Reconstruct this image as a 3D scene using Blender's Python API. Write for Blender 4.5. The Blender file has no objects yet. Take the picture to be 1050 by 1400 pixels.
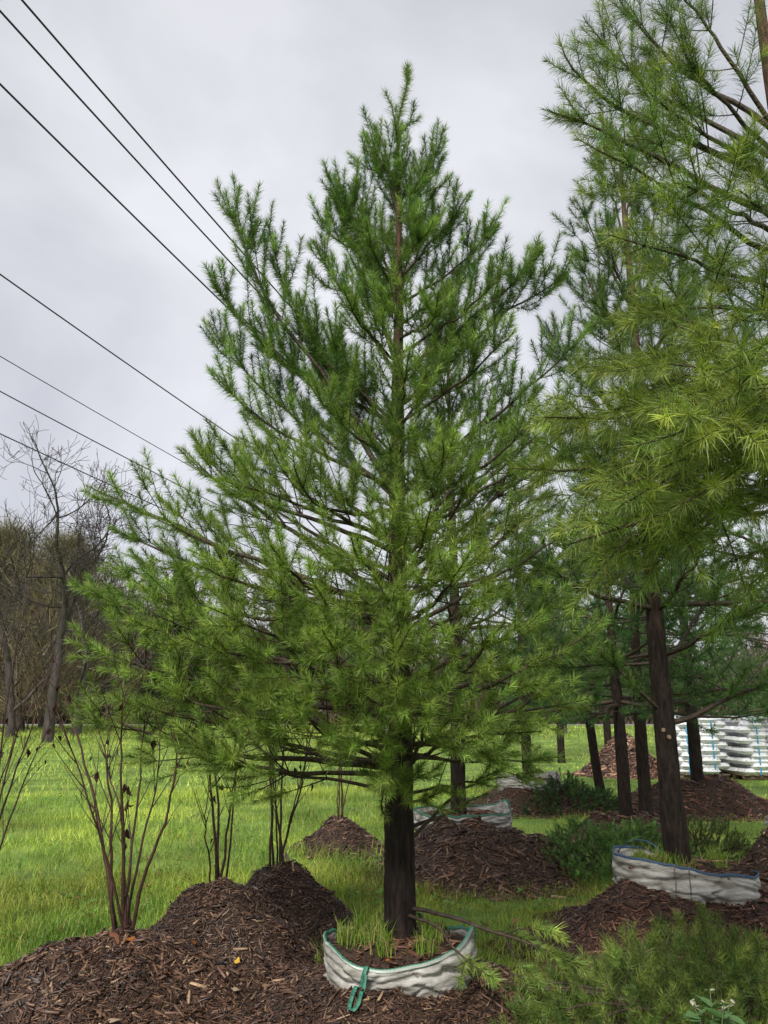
import bpy, math, random
import numpy as np
from mathutils import Vector, Matrix

S = bpy.context.scene
COL = S.collection
random.seed(7)
R = np.random.default_rng(11)
rad = math.radians

# ------------------------------------------------------------------ camera
F_PX, PITCH, CAMZ = 1050.0, rad(14.4), 1.6          # photo: 1050 x 1400
cam = bpy.data.cameras.new('camera')
cam.sensor_fit = 'VERTICAL'; cam.sensor_height = 36.0; cam.lens = 36.0 * F_PX / 1400.0
cam.clip_start = 0.05; cam.clip_end = 2000
cam_o = bpy.data.objects.new('camera', cam); COL.objects.link(cam_o)
cam_o.location = (0, 0, CAMZ); cam_o.rotation_euler = (rad(90) + PITCH, 0, 0)
S.camera = cam_o

# ------------------------------------------------------------------ world: overcast
SUN_EL, SUN_AZ = rad(44), rad(200)
w = bpy.data.worlds.new('World'); S.world = w; w.use_nodes = True
nt = w.node_tree; nt.nodes.clear()
N = lambda t: nt.nodes.new(t)
out = N('ShaderNodeOutputWorld'); bg = N('ShaderNodeBackground'); bg.inputs['Strength'].default_value = 0.05
sky = N('ShaderNodeTexSky'); sky.sky_type = 'NISHITA'; sky.sun_disc = False
sky.sun_elevation = SUN_EL; sky.sun_rotation = SUN_AZ; sky.dust_density = 3
tc = N('ShaderNodeTexCoord')
mp = N('ShaderNodeMapping'); mp.inputs['Scale'].default_value = (1.0, 1.0, 1.25); mp.inputs['Location'].default_value = (3.1, 1.7, 0.4)
n1 = N('ShaderNodeTexNoise'); n1.inputs['Scale'].default_value = 2.3; n1.inputs['Detail'].default_value = 5; n1.inputs['Roughness'].default_value = 0.5
n1.inputs['Distortion'].default_value = 0.3
cr = N('ShaderNodeValToRGB')
cr.color_ramp.elements[0].position = 0.30; cr.color_ramp.elements[0].color = (3.35, 3.44, 3.8, 1)
cr.color_ramp.elements[1].position = 0.66; cr.color_ramp.elements[1].color = (5.95, 6.0, 6.35, 1)
mx = N('ShaderNodeMix'); mx.data_type = 'RGBA'; mx.inputs['Factor'].default_value = 0.93
nt.links.new(tc.outputs['Generated'], mp.inputs['Vector']); nt.links.new(mp.outputs['Vector'], n1.inputs['Vector'])
nt.links.new(n1.outputs['Fac'], cr.inputs['Fac'])
# the cloud layer is a little thicker, so darker, overhead than low down
sz = N('ShaderNodeSeparateXYZ'); zr = N('ShaderNodeMapRange'); zr.inputs['From Min'].default_value = .1; zr.inputs['From Max'].default_value = .8; zr.inputs['To Min'].default_value = 1.2; zr.inputs['To Max'].default_value = .84
vm = N('ShaderNodeVectorMath'); vm.operation = 'SCALE'
nt.links.new(tc.outputs['Generated'], sz.inputs[0]); nt.links.new(sz.outputs['Z'], zr.inputs['Value']); nt.links.new(cr.outputs['Color'], vm.inputs[0]); nt.links.new(zr.outputs[0], vm.inputs['Scale'])
nt.links.new(sky.outputs['Color'], mx.inputs['A']); nt.links.new(vm.outputs['Vector'], mx.inputs['B'])
nt.links.new(mx.outputs['Result'], bg.inputs['Color']); nt.links.new(bg.outputs['Background'], out.inputs['Surface'])

sun = bpy.data.lights.new('sun', 'SUN'); sun.energy = 1.5; sun.angle = rad(16); sun.color = (1.0, 0.95, 0.87)
sun_o = bpy.data.objects.new('sun', sun); COL.objects.link(sun_o)
sd = Vector((math.sin(SUN_AZ) * math.cos(SUN_EL), math.cos(SUN_AZ) * math.cos(SUN_EL), math.sin(SUN_EL)))
sun_o.rotation_euler = sd.to_track_quat('Z', 'Y').to_euler(); sun_o.location = (0, 0, 30)

S.view_settings.view_transform = 'Standard'; S.view_settings.look = 'None'
S.view_settings.exposure = 1.65; S.view_settings.gamma = 1.0; S.view_settings.use_curve_mapping = False
S.render.engine = 'CYCLES'
S.cycles.max_bounces = 6; S.cycles.diffuse_bounces = 4; S.cycles.transmission_bounces = 4; S.cycles.transparent_max_bounces = 4

# ------------------------------------------------------------------ pixel helpers
def ray(px, py):
    u = (px - 525) / F_PX; v = (700 - py) / F_PX
    return np.array([u, math.cos(PITCH) - math.sin(PITCH) * v, math.sin(PITCH) + math.cos(PITCH) * v])
def on_z(px, py, z):
    d = ray(px, py); t = (z - CAMZ) / d[2]; return np.array([0, 0, CAMZ]) + d * t
def at_y(px, py, Y):
    d = ray(px, py); return np.array([0, 0, CAMZ]) + d * (Y / d[1])

# ------------------------------------------------------------------ mesh helpers
def np_mesh(name, V, F, mat=None, col=None, smooth=False, uv=None):
    V = np.asarray(V, np.float32); F = np.asarray(F, np.int32)
    me = bpy.data.meshes.new(name)
    me.vertices.add(len(V)); me.vertices.foreach_set('co', V.ravel())
    n, k = F.shape
    me.loops.add(n * k); me.loops.foreach_set('vertex_index', F.ravel())
    me.polygons.add(n); me.polygons.foreach_set('loop_start', np.arange(0, n * k, k, dtype=np.int32))
    if smooth: me.polygons.foreach_set('use_smooth', np.ones(n, bool))
    if col is not None:
        a = me.color_attributes.new('Col', 'FLOAT_COLOR', 'POINT')
        c = np.ones((len(V), 4), np.float32); c[:, :3] = col
        a.data.foreach_set('color', c.ravel())
    me.update(calc_edges=True)
    if mat: me.materials.append(mat)
    return me
def obj(name, me, parent=None):
    o = bpy.data.objects.new(name, me); COL.objects.link(o)
    if parent is not None: o.parent = parent
    return o
def empty(name, loc=(0, 0, 0), rz=0.0):
    o = bpy.data.objects.new(name, None); COL.objects.link(o); o.location = loc; o.rotation_euler = (0, 0, rz)
    o.empty_display_size = 0.1
    return o
def tag(o, label=None, cat=None, group=None, kind=None):
    if label: o['label'] = label
    if cat: o['category'] = cat
    if group: o['group'] = group
    if kind: o['kind'] = kind
    return o
def joinVF(parts):
    Vs, Fs, off = [], [], 0
    for V, F in parts:
        Vs.append(V); Fs.append(F + off); off += len(V)
    return np.concatenate(Vs), np.concatenate(Fs)
def tubes(P, Rr, sides=4, cap=True):
    """P (m,n,3) polylines, Rr (m,n) radii -> quads"""
    P = np.asarray(P, float); Rr = np.asarray(Rr, float)
    m, n, _ = P.shape
    T = np.gradient(P, axis=1); T /= np.linalg.norm(T, axis=2, keepdims=True) + 1e-9
    ref = np.zeros((m, 1, 3)); mean = T.mean(axis=1)
    big = np.abs(mean[:, 2]) > 0.8
    ref[:, 0, 2] = 1; ref[big, 0] = (1, 0, 0)
    A = np.cross(T, np.broadcast_to(ref, T.shape)); A /= np.linalg.norm(A, axis=2, keepdims=True) + 1e-9
    B = np.cross(T, A)
    th = np.linspace(0, 2 * np.pi, sides, endpoint=False)
    V = P[:, :, None, :] + Rr[:, :, None, None] * (A[:, :, None, :] * np.cos(th)[None, None, :, None] + B[:, :, None, :] * np.sin(th)[None, None, :, None])
    i = np.arange(n - 1)[:, None]; j = np.arange(sides)[None, :]; j2 = (j + 1) % sides
    q = np.stack([i * sides + j + 0 * j, i * sides + j2, (i + 1) * sides + j2, (i + 1) * sides + j], axis=-1).reshape(-1, 4)
    F = (np.arange(m)[:, None, None] * (n * sides) + q[None]).reshape(-1, 4)
    return V.reshape(-1, 3), F
def tube1(pts, radii, sides=6):
    pts = np.asarray(pts, float); radii = np.broadcast_to(np.asarray(radii, float), (len(pts),))
    return tubes(pts[None], radii[None], sides)
def box(cx, cy, cz, sx, sy, sz):
    v = np.array([[x, y, z] for z in (-.5, .5) for y in (-.5, .5) for x in (-.5, .5)]) * (sx, sy, sz) + (cx, cy, cz)
    f = np.array([[0, 2, 3, 1], [4, 5, 7, 6], [0, 1, 5, 4], [2, 6, 7, 3], [0, 4, 6, 2], [1, 3, 7, 5]])
    return v, f
def unit_rows(v): return v / (np.linalg.norm(v, axis=1, keepdims=True) + 1e-9)
_tab = np.random.default_rng(5).random((64, 64))
def vnoise(x, y):
    x = np.asarray(x, float); y = np.asarray(y, float)
    xi = np.floor(x).astype(int); yi = np.floor(y).astype(int); fx = x - xi; fy = y - yi
    fx = fx * fx * (3 - 2 * fx); fy = fy * fy * (3 - 2 * fy)
    g = lambda a, b: _tab[a % 64, b % 64]
    return (g(xi, yi) * (1 - fx) + g(xi + 1, yi) * fx) * (1 - fy) + (g(xi, yi + 1) * (1 - fx) + g(xi + 1, yi + 1) * fx) * fy
def fbm(x, y, o=4):
    s = 0; a = .5; x = np.asarray(x, float); y = np.asarray(y, float)
    for k in range(o):
        s = s + a * (vnoise(x * 2 ** k + 17 * k, y * 2 ** k + 5 * k) - .5); a *= .5
    return s

# ------------------------------------------------------------------ materials
def mat_new(name):
    m = bpy.data.materials.new(name); m.use_nodes = True; t = m.node_tree
    return m, t, t.nodes['Principled BSDF'], t.nodes['Material Output']
def mat_leaf(name, rough=0.5, spec=0.3, trans=0.25, gain=(1.2, 1.3, 0.8)):
    m, t, b, o = mat_new(name)
    a = t.nodes.new('ShaderNodeVertexColor'); a.layer_name = 'Col'
    b.inputs['Roughness'].default_value = rough; b.inputs['Specular IOR Level'].default_value = spec
    t.links.new(a.outputs['Color'], b.inputs['Base Color'])
    if trans > 0:
        tr = t.nodes.new('ShaderNodeBsdfTranslucent'); ms = t.nodes.new('ShaderNodeMixShader'); ms.inputs[0].default_value = trans
        mu = t.nodes.new('ShaderNodeMix'); mu.data_type = 'RGBA'; mu.blend_type = 'MULTIPLY'; mu.inputs['Factor'].default_value = 1
        mu.inputs['B'].default_value = (*gain, 1)
        t.links.new(a.outputs['Color'], mu.inputs['A']); t.links.new(mu.outputs['Result'], tr.inputs['Color'])
        t.links.new(b.outputs[0], ms.inputs[1]); t.links.new(tr.outputs[0], ms.inputs[2]); t.links.new(ms.outputs[0], o.inputs['Surface'])
    return m
def mat_noise(name, c0, c1, scale=8, rough=.8, bump=.0, bscale=None, stretch=(1, 1, 1), p0=.3, p1=.7, spec=.3, detail=6, c2=None):
    m, t, b, o = mat_new(name)
    tcn = t.nodes.new('ShaderNodeTexCoord'); mpn = t.nodes.new('ShaderNodeMapping'); mpn.inputs['Scale'].default_value = stretch
    nn = t.nodes.new('ShaderNodeTexNoise'); nn.inputs['Scale'].default_value = scale; nn.inputs['Detail'].default_value = detail
    r = t.nodes.new('ShaderNodeValToRGB')
    r.color_ramp.elements[0].position = p0; r.color_ramp.elements[0].color = (*c0, 1)
    r.color_ramp.elements[1].position = p1; r.color_ramp.elements[1].color = (*c1, 1)
    if c2: e = r.color_ramp.elements.new((p0 + p1) / 2); e.color = (*c2, 1)
    t.links.new(tcn.outputs['Object'], mpn.inputs['Vector']); t.links.new(mpn.outputs['Vector'], nn.inputs['Vector'])
    t.links.new(nn.outputs['Fac'], r.inputs['Fac']); t.links.new(r.outputs['Color'], b.inputs['Base Color'])
    b.inputs['Roughness'].default_value = rough; b.inputs['Specular IOR Level'].default_value = spec
    if bump:
        n2 = t.nodes.new('ShaderNodeTexNoise'); n2.inputs['Scale'].default_value = bscale or scale * 2; n2.inputs['Detail'].default_value = 5
        bp = t.nodes.new('ShaderNodeBump'); bp.inputs['Strength'].default_value = bump; bp.inputs['Distance'].default_value = .02
        t.links.new(mpn.outputs['Vector'], n2.inputs['Vector']); t.links.new(n2.outputs['Fac'], bp.inputs['Height']); t.links.new(bp.outputs['Normal'], b.inputs['Normal'])
    return m
def mat_bark(name, low, high, z0, z1, wet=.45):
    """furrowed pine bark, near-black below and orange-brown where the bark is young (object z0..z1)"""
    m, t, b, o = mat_new(name)
    tcn = t.nodes.new('ShaderNodeTexCoord'); mpn = t.nodes.new('ShaderNodeMapping'); mpn.inputs['Scale'].default_value = (1, 1, .22)
    nn = t.nodes.new('ShaderNodeTexNoise'); nn.inputs['Scale'].default_value = 38; nn.inputs['Detail'].default_value = 7; nn.inputs['Roughness'].default_value = .65
    vo = t.nodes.new('ShaderNodeTexVoronoi'); vo.inputs['Scale'].default_value = 30; vo.feature = 'DISTANCE_TO_EDGE'
    sx = t.nodes.new('ShaderNodeSeparateXYZ'); mr = t.nodes.new('ShaderNodeMapRange')
    mr.inputs['From Min'].default_value = z0; mr.inputs['From Max'].default_value = z1
    mc = t.nodes.new('ShaderNodeMix'); mc.data_type = 'RGBA'; mc.inputs['A'].default_value = (*low, 1); mc.inputs['B'].default_value = (*high, 1)
    md = t.nodes.new('ShaderNodeMix'); md.data_type = 'RGBA'; md.blend_type = 'MULTIPLY'; md.inputs['Factor'].default_value = 1
    r = t.nodes.new('ShaderNodeValToRGB'); r.color_ramp.elements[0].position = .32; r.color_ramp.elements[0].color = (.35, .33, .33, 1)
    r.color_ramp.elements[1].position = .72; r.color_ramp.elements[1].color = (2.7, 2.4, 2.2, 1)
    L = t.links.new
    L(tcn.outputs['Object'], mpn.inputs['Vector']); L(mpn.outputs['Vector'], nn.inputs['Vector']); L(mpn.outputs['Vector'], vo.inputs['Vector'])
    L(tcn.outputs['Object'], sx.inputs[0]); L(sx.outputs['Z'], mr.inputs['Value']); L(mr.outputs[0], mc.inputs['Factor'])
    L(nn.outputs['Fac'], r.inputs['Fac']); L(mc.outputs['Result'], md.inputs['A']); L(r.outputs['Color'], md.inputs['B']); L(md.outputs['Result'], b.inputs['Base Color'])
    ad = t.nodes.new('ShaderNodeMath'); ad.operation = 'ADD'
    pw = t.nodes.new('ShaderNodeMath'); pw.operation = 'MINIMUM'; pw.inputs[1].default_value = .18
    L(vo.outputs['Distance'], pw.inputs[0]); L(pw.outputs[0], ad.inputs[0]); L(nn.outputs['Fac'], ad.inputs[1])
    bp = t.nodes.new('ShaderNodeBump'); bp.inputs['Strength'].default_value = 1.0; bp.inputs['Distance'].default_value = .018
    L(ad.outputs[0], bp.inputs['Height']); L(bp.outputs['Normal'], b.inputs['Normal'])
    b.inputs['Roughness'].default_value = .75; b.inputs['Specular IOR Level'].default_value = .12
    return m
M = {}
M['needle'] = mat_leaf('pine_needle', .4, .3, .3, (1.2, 1.3, .55))
M['grass'] = mat_leaf('grass_blade', .5, .25, .4, (1.2, 1.2, .6))
M['juniper'] = mat_leaf('juniper_spray', .55, .2, .2)
M['bark'] = mat_bark('pine_bark', (.0165, .0132, .012), (.065, .042, .030), 1.6, 5.2)
M['limb'] = mat_noise('pine_limb_bark', (.020, .015, .012), (.075, .05, .033), 30, .6, .5, 60)
M['twig'] = mat_noise('pine_twig_bark', (.05, .037, .025), (.13, .09, .05), 25, .6)
M['stem'] = mat_noise('shrub_stem_bark', (.022, .011, .009), (.075, .034, .026), 18, .45, .2)
M['greybark'] = mat_noise('grey_wet_bark', (.022, .0185, .016), (.08, .067, .057), 6, .7, .5, 20, (1, 1, .3))
M['mulch'] = mat_noise('mulch_bed', (.012, .007, .005), (.07, .04, .026), 45, .8, 1.0, 60, detail=10)
M['chip'] = mat_leaf('bark_chip', .45, .4, 0)
M['ground'] = mat_noise('lawn_soil', (.06, .10, .018), (.2, .28, .05), 1.3, .9, .6, 20, detail=12, c2=(.11, .19, .03))
M['road'] = mat_noise('asphalt', (.16, .155, .15), (.26, .25, .24), 3, .7)
M['deadleaf'] = mat_leaf('dead_leaf', .6, .2, .2, (1.2, 1, .8))

# ------------------------------------------------------------------ ground, road
GX = np.concatenate([np.linspace(-700, -60, 14), np.linspace(-50, 50, 41), np.linspace(60, 700, 14)])
GY = np.concatenate([np.linspace(-200, -20, 6), np.linspace(-14, 60, 38), np.linspace(66, 110, 12), np.linspace(150, 1300, 14)])
gx, gy = np.meshgrid(GX, GY)
def ground_h(x, y):
    return fbm(x * .35, y * .35, 3) * .10
gz = ground_h(gx, gy)
gz = np.where((gy > 60), gz * .0, gz)
nx, ny = len(GX), len(GY)
ii, jj = np.meshgrid(np.arange(ny - 1), np.arange(nx - 1), indexing='ij')
GF = np.stack([ii * nx + jj, ii * nx + jj + 1, (ii + 1) * nx + jj + 1, (ii + 1) * nx + jj], -1).reshape(-1, 4)
g = obj('ground', np_mesh('ground', np.stack([gx, gy, gz], -1).reshape(-1, 3), GF, M['ground'], smooth=True))
tag(g, kind='structure')
rv, rf = box(0, 84, .02, 500, 4.6, .06)
tag(obj('road', np_mesh('road', rv, rf, M['road'])), kind='structure')

# ------------------------------------------------------------------ mulch mounds
MOUNDS = []     # dict(cx,cy,rx,ry,rot,h,top)
def mound_h(md, x, y):
    c, s = math.cos(md['rot']), math.sin(md['rot'])
    dx, dy = x - md['cx'], y - md['cy']
    u = (dx * c + dy * s) / md['rx']; v = (-dx * s + dy * c) / md['ry']
    ang = np.arctan2(v, u)
    r = np.sqrt(u * u + v * v) * (1 + .24 * (vnoise(x * 1.9 + md['seed'], y * 1.9) - .5)) * (1 + .16 * (vnoise(ang * 1.3 + md['seed'], ang * 0 + md['seed'] * 3.1) - .5) * 2 * np.clip(np.cos(ang / 2), 0, 1))
    t = np.clip((r - md['top']) / (1 - md['top']), 0, 1.25)
    prof = np.where(t < 1, (1 - t) ** 1.45 * (1 + .35 * t * (1 - t) * 2), -(t - 1) * .25)
    rough = fbm(x * 2.6 + md['seed'], y * 2.6, 5) * .30 * np.clip(1.4 - t, 0, 1) + (vnoise(x * 26, y * 26) - .5) * .022
    return md['h'] * prof + rough * min(1, md['h'] / .3) - .012
ALLM = MOUNDS
def mulch_height(x, y):
    h = np.full(np.shape(x), -9.0)
    for md in ALLM: h = np.maximum(h, mound_h(md, x, y))
    return h
def surf(x, y):
    return np.maximum(mulch_height(np.asarray(x, float), np.asarray(y, float)), ground_h(np.asarray(x, float), np.asarray(y, float)))
def add_mound(cx, cy, rx, ry, h, rot=0., top=.2, label='', chips=2500, clen=.05, singles=0, group='mulch mounds on the lawn', tint=(1, 1, 1)):
    MOUNDS.append(dict(cx=cx, cy=cy, rx=rx, ry=ry, h=h, rot=rot, top=top, seed=len(MOUNDS) * 7.3 + 1.7, label=label, chips=chips, clen=clen, singles=singles, group=group, tint=tint))
add_mound(-1.52, 4.48, 1.45, .92, .40, rot=.42, top=.10, label='large dark mulch mound under the bare shrub in the left foreground', chips=20000, clen=.038, singles=150)
add_mound(-1.10, 5.50, .82, .72, .47, top=.12, label='mulch mound with three dark stems, between the large mound and the domed one', chips=6000, clen=.036, singles=40)
add_mound(-.80, 6.36, .72, .68, .43, top=.12, label='steep domed mulch mound carrying the shrub left of the big pine', chips=4200, clen=.036, singles=20)
add_mound(-.50, 9.80, .62, .6, .27, top=.2, label='small low mulch mound out on the lawn left of the pine trunk', chips=1300, clen=.06)
add_mound(.10, 4.57, 1.08, .95, .215, top=.40, label='mulch mound packed around the green trimmed bag', chips=9500, clen=.038, singles=90)
add_mound(2.12, 5.80, 1.3, 1.1, .37, top=.38, label='reddish mulch mound under the blue trimmed bag', chips=9500, clen=.038, singles=50, tint=(1.15, .95, .9))
add_mound(.95, 8.38, 1.18, 1.05, .45, top=.30, label='tall mulch mound behind the big pine trunk carrying a white bag', chips=5000, clen=.06)
add_mound(2.50, 13.6, 1.5, 1.2, .42, top=.2, label='spread out mulch mound beneath the distant crumpled bag', chips=1300, clen=.08)
add_mound(3.0, 10.4, 1.0, .8, .33, top=.2, label='mulch mound at the foot of the twin dark trunks', chips=1500, clen=.07)
add_mound(5.15, 13.2, 1.9, 1.2, .50, top=.15, label='wide reddish mulch mound in front of the white sacks', chips=2200, clen=.08, tint=(1.15, .95, .9))
add_mound(3.75, 7.55, .72, .8, .50, top=.3, label='dark mulch mound cut by the right edge of the picture', chips=1800, clen=.06)
add_mound(6.0, 20.2, 1.2, 1.0, .95, top=.1, label='pale heap of coarse wood chips left of the white sacks', chips=1500, clen=.13, tint=(1.9, 1.9, 1.9))

def chip_template():
    """unit chip along x: wedge prism with 6 verts, slightly bent (8 tris)"""
    V = np.array([[-.5, -.5, 0], [-.5, .5, .1], [-.45, 0, 1], [.5, -.35, .05], [.5, .45, 0], [.4, .1, .8]], float)
    T = np.array([[0, 1, 2], [3, 5, 4], [0, 3, 4], [0, 4, 1], [1, 4, 5], [1, 5, 2], [0, 2, 5], [0, 5, 3]])
    return V, T
CHV, CHT = chip_template()
CHIPCOL = np.array([[.040, .021, .0145], [.076, .040, .026], [.122, .066, .041], [.17, .102, .064], [.28, .19, .115], [.022, .013, .010]])
CHIPP = np.array([.28, .28, .2, .1, .035, .105])
def chips_mesh(name, pts, nrm, length, tint=(1, 1, 1), rng=R):
    n = len(pts)
    az = rng.random(n) * 2 * np.pi; tilt = rng.normal(0, .38, n)
    L = np.minimum(length * np.exp(rng.normal(0, .5, n)), length * 2.6); W = L * rng.uniform(.09, .28, n); H = W * rng.uniform(.25, .6, n)
    ax = np.stack([np.cos(az) * np.cos(tilt), np.sin(az) * np.cos(tilt), np.sin(tilt)], -1)
    ax = ax - nrm * (ax * nrm).sum(1, keepdims=True) * .85; ax /= np.linalg.norm(ax, axis=1, keepdims=True)
    up = nrm + rng.normal(0, .35, (n, 3)); sd_ = np.cross(up, ax); sd_ /= np.linalg.norm(sd_, axis=1, keepdims=True); up = np.cross(ax, sd_)
    V = pts[:, None] + CHV[None, :, 0:1] * (ax * L[:, None])[:, None] + CHV[None, :, 1:2] * (sd_ * W[:, None])[:, None] + CHV[None, :, 2:3] * (up * H[:, None])[:, None]
    F = (np.arange(n)[:, None, None] * 6 + CHT[None]).reshape(-1, 3)
    c = CHIPCOL[rng.choice(6, n, p=CHIPP)] * rng.uniform(.6, 1.45, (n, 1)) * (.55 + .9 * vnoise(pts[:, 0] * 3.1 + 7, pts[:, 1] * 3.1))[:, None] * np.array(tint)
    return np_mesh(name, V.reshape(-1, 3), F, M['chip'], np.repeat(c, 6, 0))
def surf_normal(x, y, f=mulch_height):
    e = .03
    n = np.stack([-(f(x + e, y) - f(x - e, y)) / (2 * e), -(f(x, y + e) - f(x, y - e)) / (2 * e), np.ones_like(x)], -1)
    return n / np.linalg.norm(n, axis=1, keepdims=True)
BIGCHIP = []
for k in range(6):
    r_ = np.random.default_rng(50 + k)
    V = CHV.copy() * (r_.uniform(.07, .13), r_.uniform(.007, .016), r_.uniform(.003, .007)); V[:, 2] += -V[:, 0] ** 2 * 1.2
    c = CHIPCOL[[2, 3, 3, 4, 1, 2][k]] * 1.1
    BIGCHIP.append(np_mesh('wood_chip', V, CHT, M['chip'], np.repeat(c[None], 6, 0)))
for i, md in enumerate(MOUNDS):
    root = empty('mulch_mound', (md['cx'], md['cy'], 0))
    tag(root, md['label'], 'mulch mound', md['group'])
    Rm = max(md['rx'], md['ry']); nseg, nring = 72, 34
    th = np.linspace(0, 2 * np.pi, nseg, endpoint=False); rr = np.linspace(0.004, 1.12, nring)
    u = rr[:, None] * np.cos(th) * md['rx']; v = rr[:, None] * np.sin(th) * md['ry']
    c, s = math.cos(md['rot']), math.sin(md['rot'])
    x = md['cx'] + u * c - v * s; y = md['cy'] + u * s + v * c
    z = mound_h(md, x, y)
    # where another mound rises higher the surface dips below it
    oth = np.full(x.shape, -9.)
    for k, m2 in enumerate(MOUNDS):
        if k != i and abs(m2['cx'] - md['cx']) + abs(m2['cy'] - md['cy']) < 4: oth = np.maximum(oth, mound_h(m2, x, y))
    I, J = np.meshgrid(np.arange(nring - 1), np.arange(nseg), indexing='ij'); J2 = (J + 1) % nseg
    Fq = np.stack([I * nseg + J, I * nseg + J2, (I + 1) * nseg + J2, (I + 1) * nseg + J][::-1], -1).reshape(-1, 4)
    V = np.stack([x - md['cx'], y - md['cy'], z], -1).reshape(-1, 3)
    obj('mulch_bed', np_mesh('mulch_bed', V, Fq, M['mulch'], smooth=True), root)
    # chips
    n = md['chips']
    a = R.random(n * 2) * 2 * np.pi; q = np.sqrt(R.random(n * 2)) * 1.12
    px_ = md['cx'] + q * np.cos(a) * md['rx'] * c - q * np.sin(a) * md['ry'] * s; py_ = md['cy'] + q * np.cos(a) * md['rx'] * s + q * np.sin(a) * md['ry'] * c
    hh = mound_h(md, px_, py_); keep0 = hh >= mulch_height(px_, py_) - 1e-6; keep = (hh > ground_h(px_, py_) - .02 - .05 * R.random(len(hh))) & keep0; hh = np.maximum(hh, ground_h(px_, py_) + .004)
    px_, py_, hh = px_[keep][:n], py_[keep][:n], hh[keep][:n]
    nr = surf_normal(px_, py_)
    pts = np.stack([px_ - md['cx'], py_ - md['cy'], hh + R.uniform(-.004, .012, len(hh))], -1)
    ch = obj('wood_chips', chips_mesh('wood_chips', pts, nr, md['clen'], md['tint']), root); tag(ch, kind='stuff')
    # fine matted shreds between the chips
    m2 = int(len(px_) * 1.6); k2 = R.integers(0, len(px_), m2)
    p2 = pts[k2] + np.concatenate([R.normal(0, .025, (m2, 2)), np.zeros((m2, 1))], 1); p2[:, 2] = np.maximum(mound_h(md, p2[:, 0] + md['cx'], p2[:, 1] + md['cy']), ground_h(p2[:, 0] + md['cx'], p2[:, 1] + md['cy'])) + R.uniform(0, .012, m2)
    az2 = R.random(m2) * 6.283; l2_ = md['clen'] * R.uniform(.3, 1.5, m2); d2_ = np.stack([np.cos(az2), np.sin(az2), R.normal(0, .35, m2)], -1); d2_ -= nr[k2] * (d2_ * nr[k2]).sum(1, keepdims=True) * .8
    s2_ = unit_rows(np.cross(d2_, nr[k2])) * (l2_ * R.uniform(.04, .13, m2))[:, None]
    V2_ = np.stack([p2 + s2_, p2 - s2_, p2 + d2_ * l2_[:, None] + nr[k2] * .004], 1).reshape(-1, 3)
    c2_ = CHIPCOL[R.choice(6, m2, p=CHIPP)] * R.uniform(.5, 1.5, (m2, 1)) * np.array(md['tint'])
    tag(obj('mulch_shreds', np_mesh('mulch_shreds', V2_, np.arange(3 * m2).reshape(-1, 3), M['chip'], np.repeat(c2_, 3, 0)), root), kind='stuff')
    # the larger single chips
    if md['singles']:
        m_ = md['singles']; sel = R.choice(len(px_), min(m_, len(px_)), replace=False)
        for k in sel:
            o = obj('wood_chip', BIGCHIP[int(R.integers(0, 6))], root)
            o.location = (px_[k] - md['cx'], py_[k] - md['cy'], hh[k] + .008)
            qn = Vector(nr[k]).to_track_quat('Z', 'Y')
            o.rotation_euler = (qn @ Matrix.Rotation(R.random() * 6.28, 3, 'Z').to_quaternion() @ Matrix.Rotation(R.normal(0, .25), 3, 'Y').to_quaternion()).to_euler()
            f = R.uniform(.55, 1.15); o.scale = (f, f, f)

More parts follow.
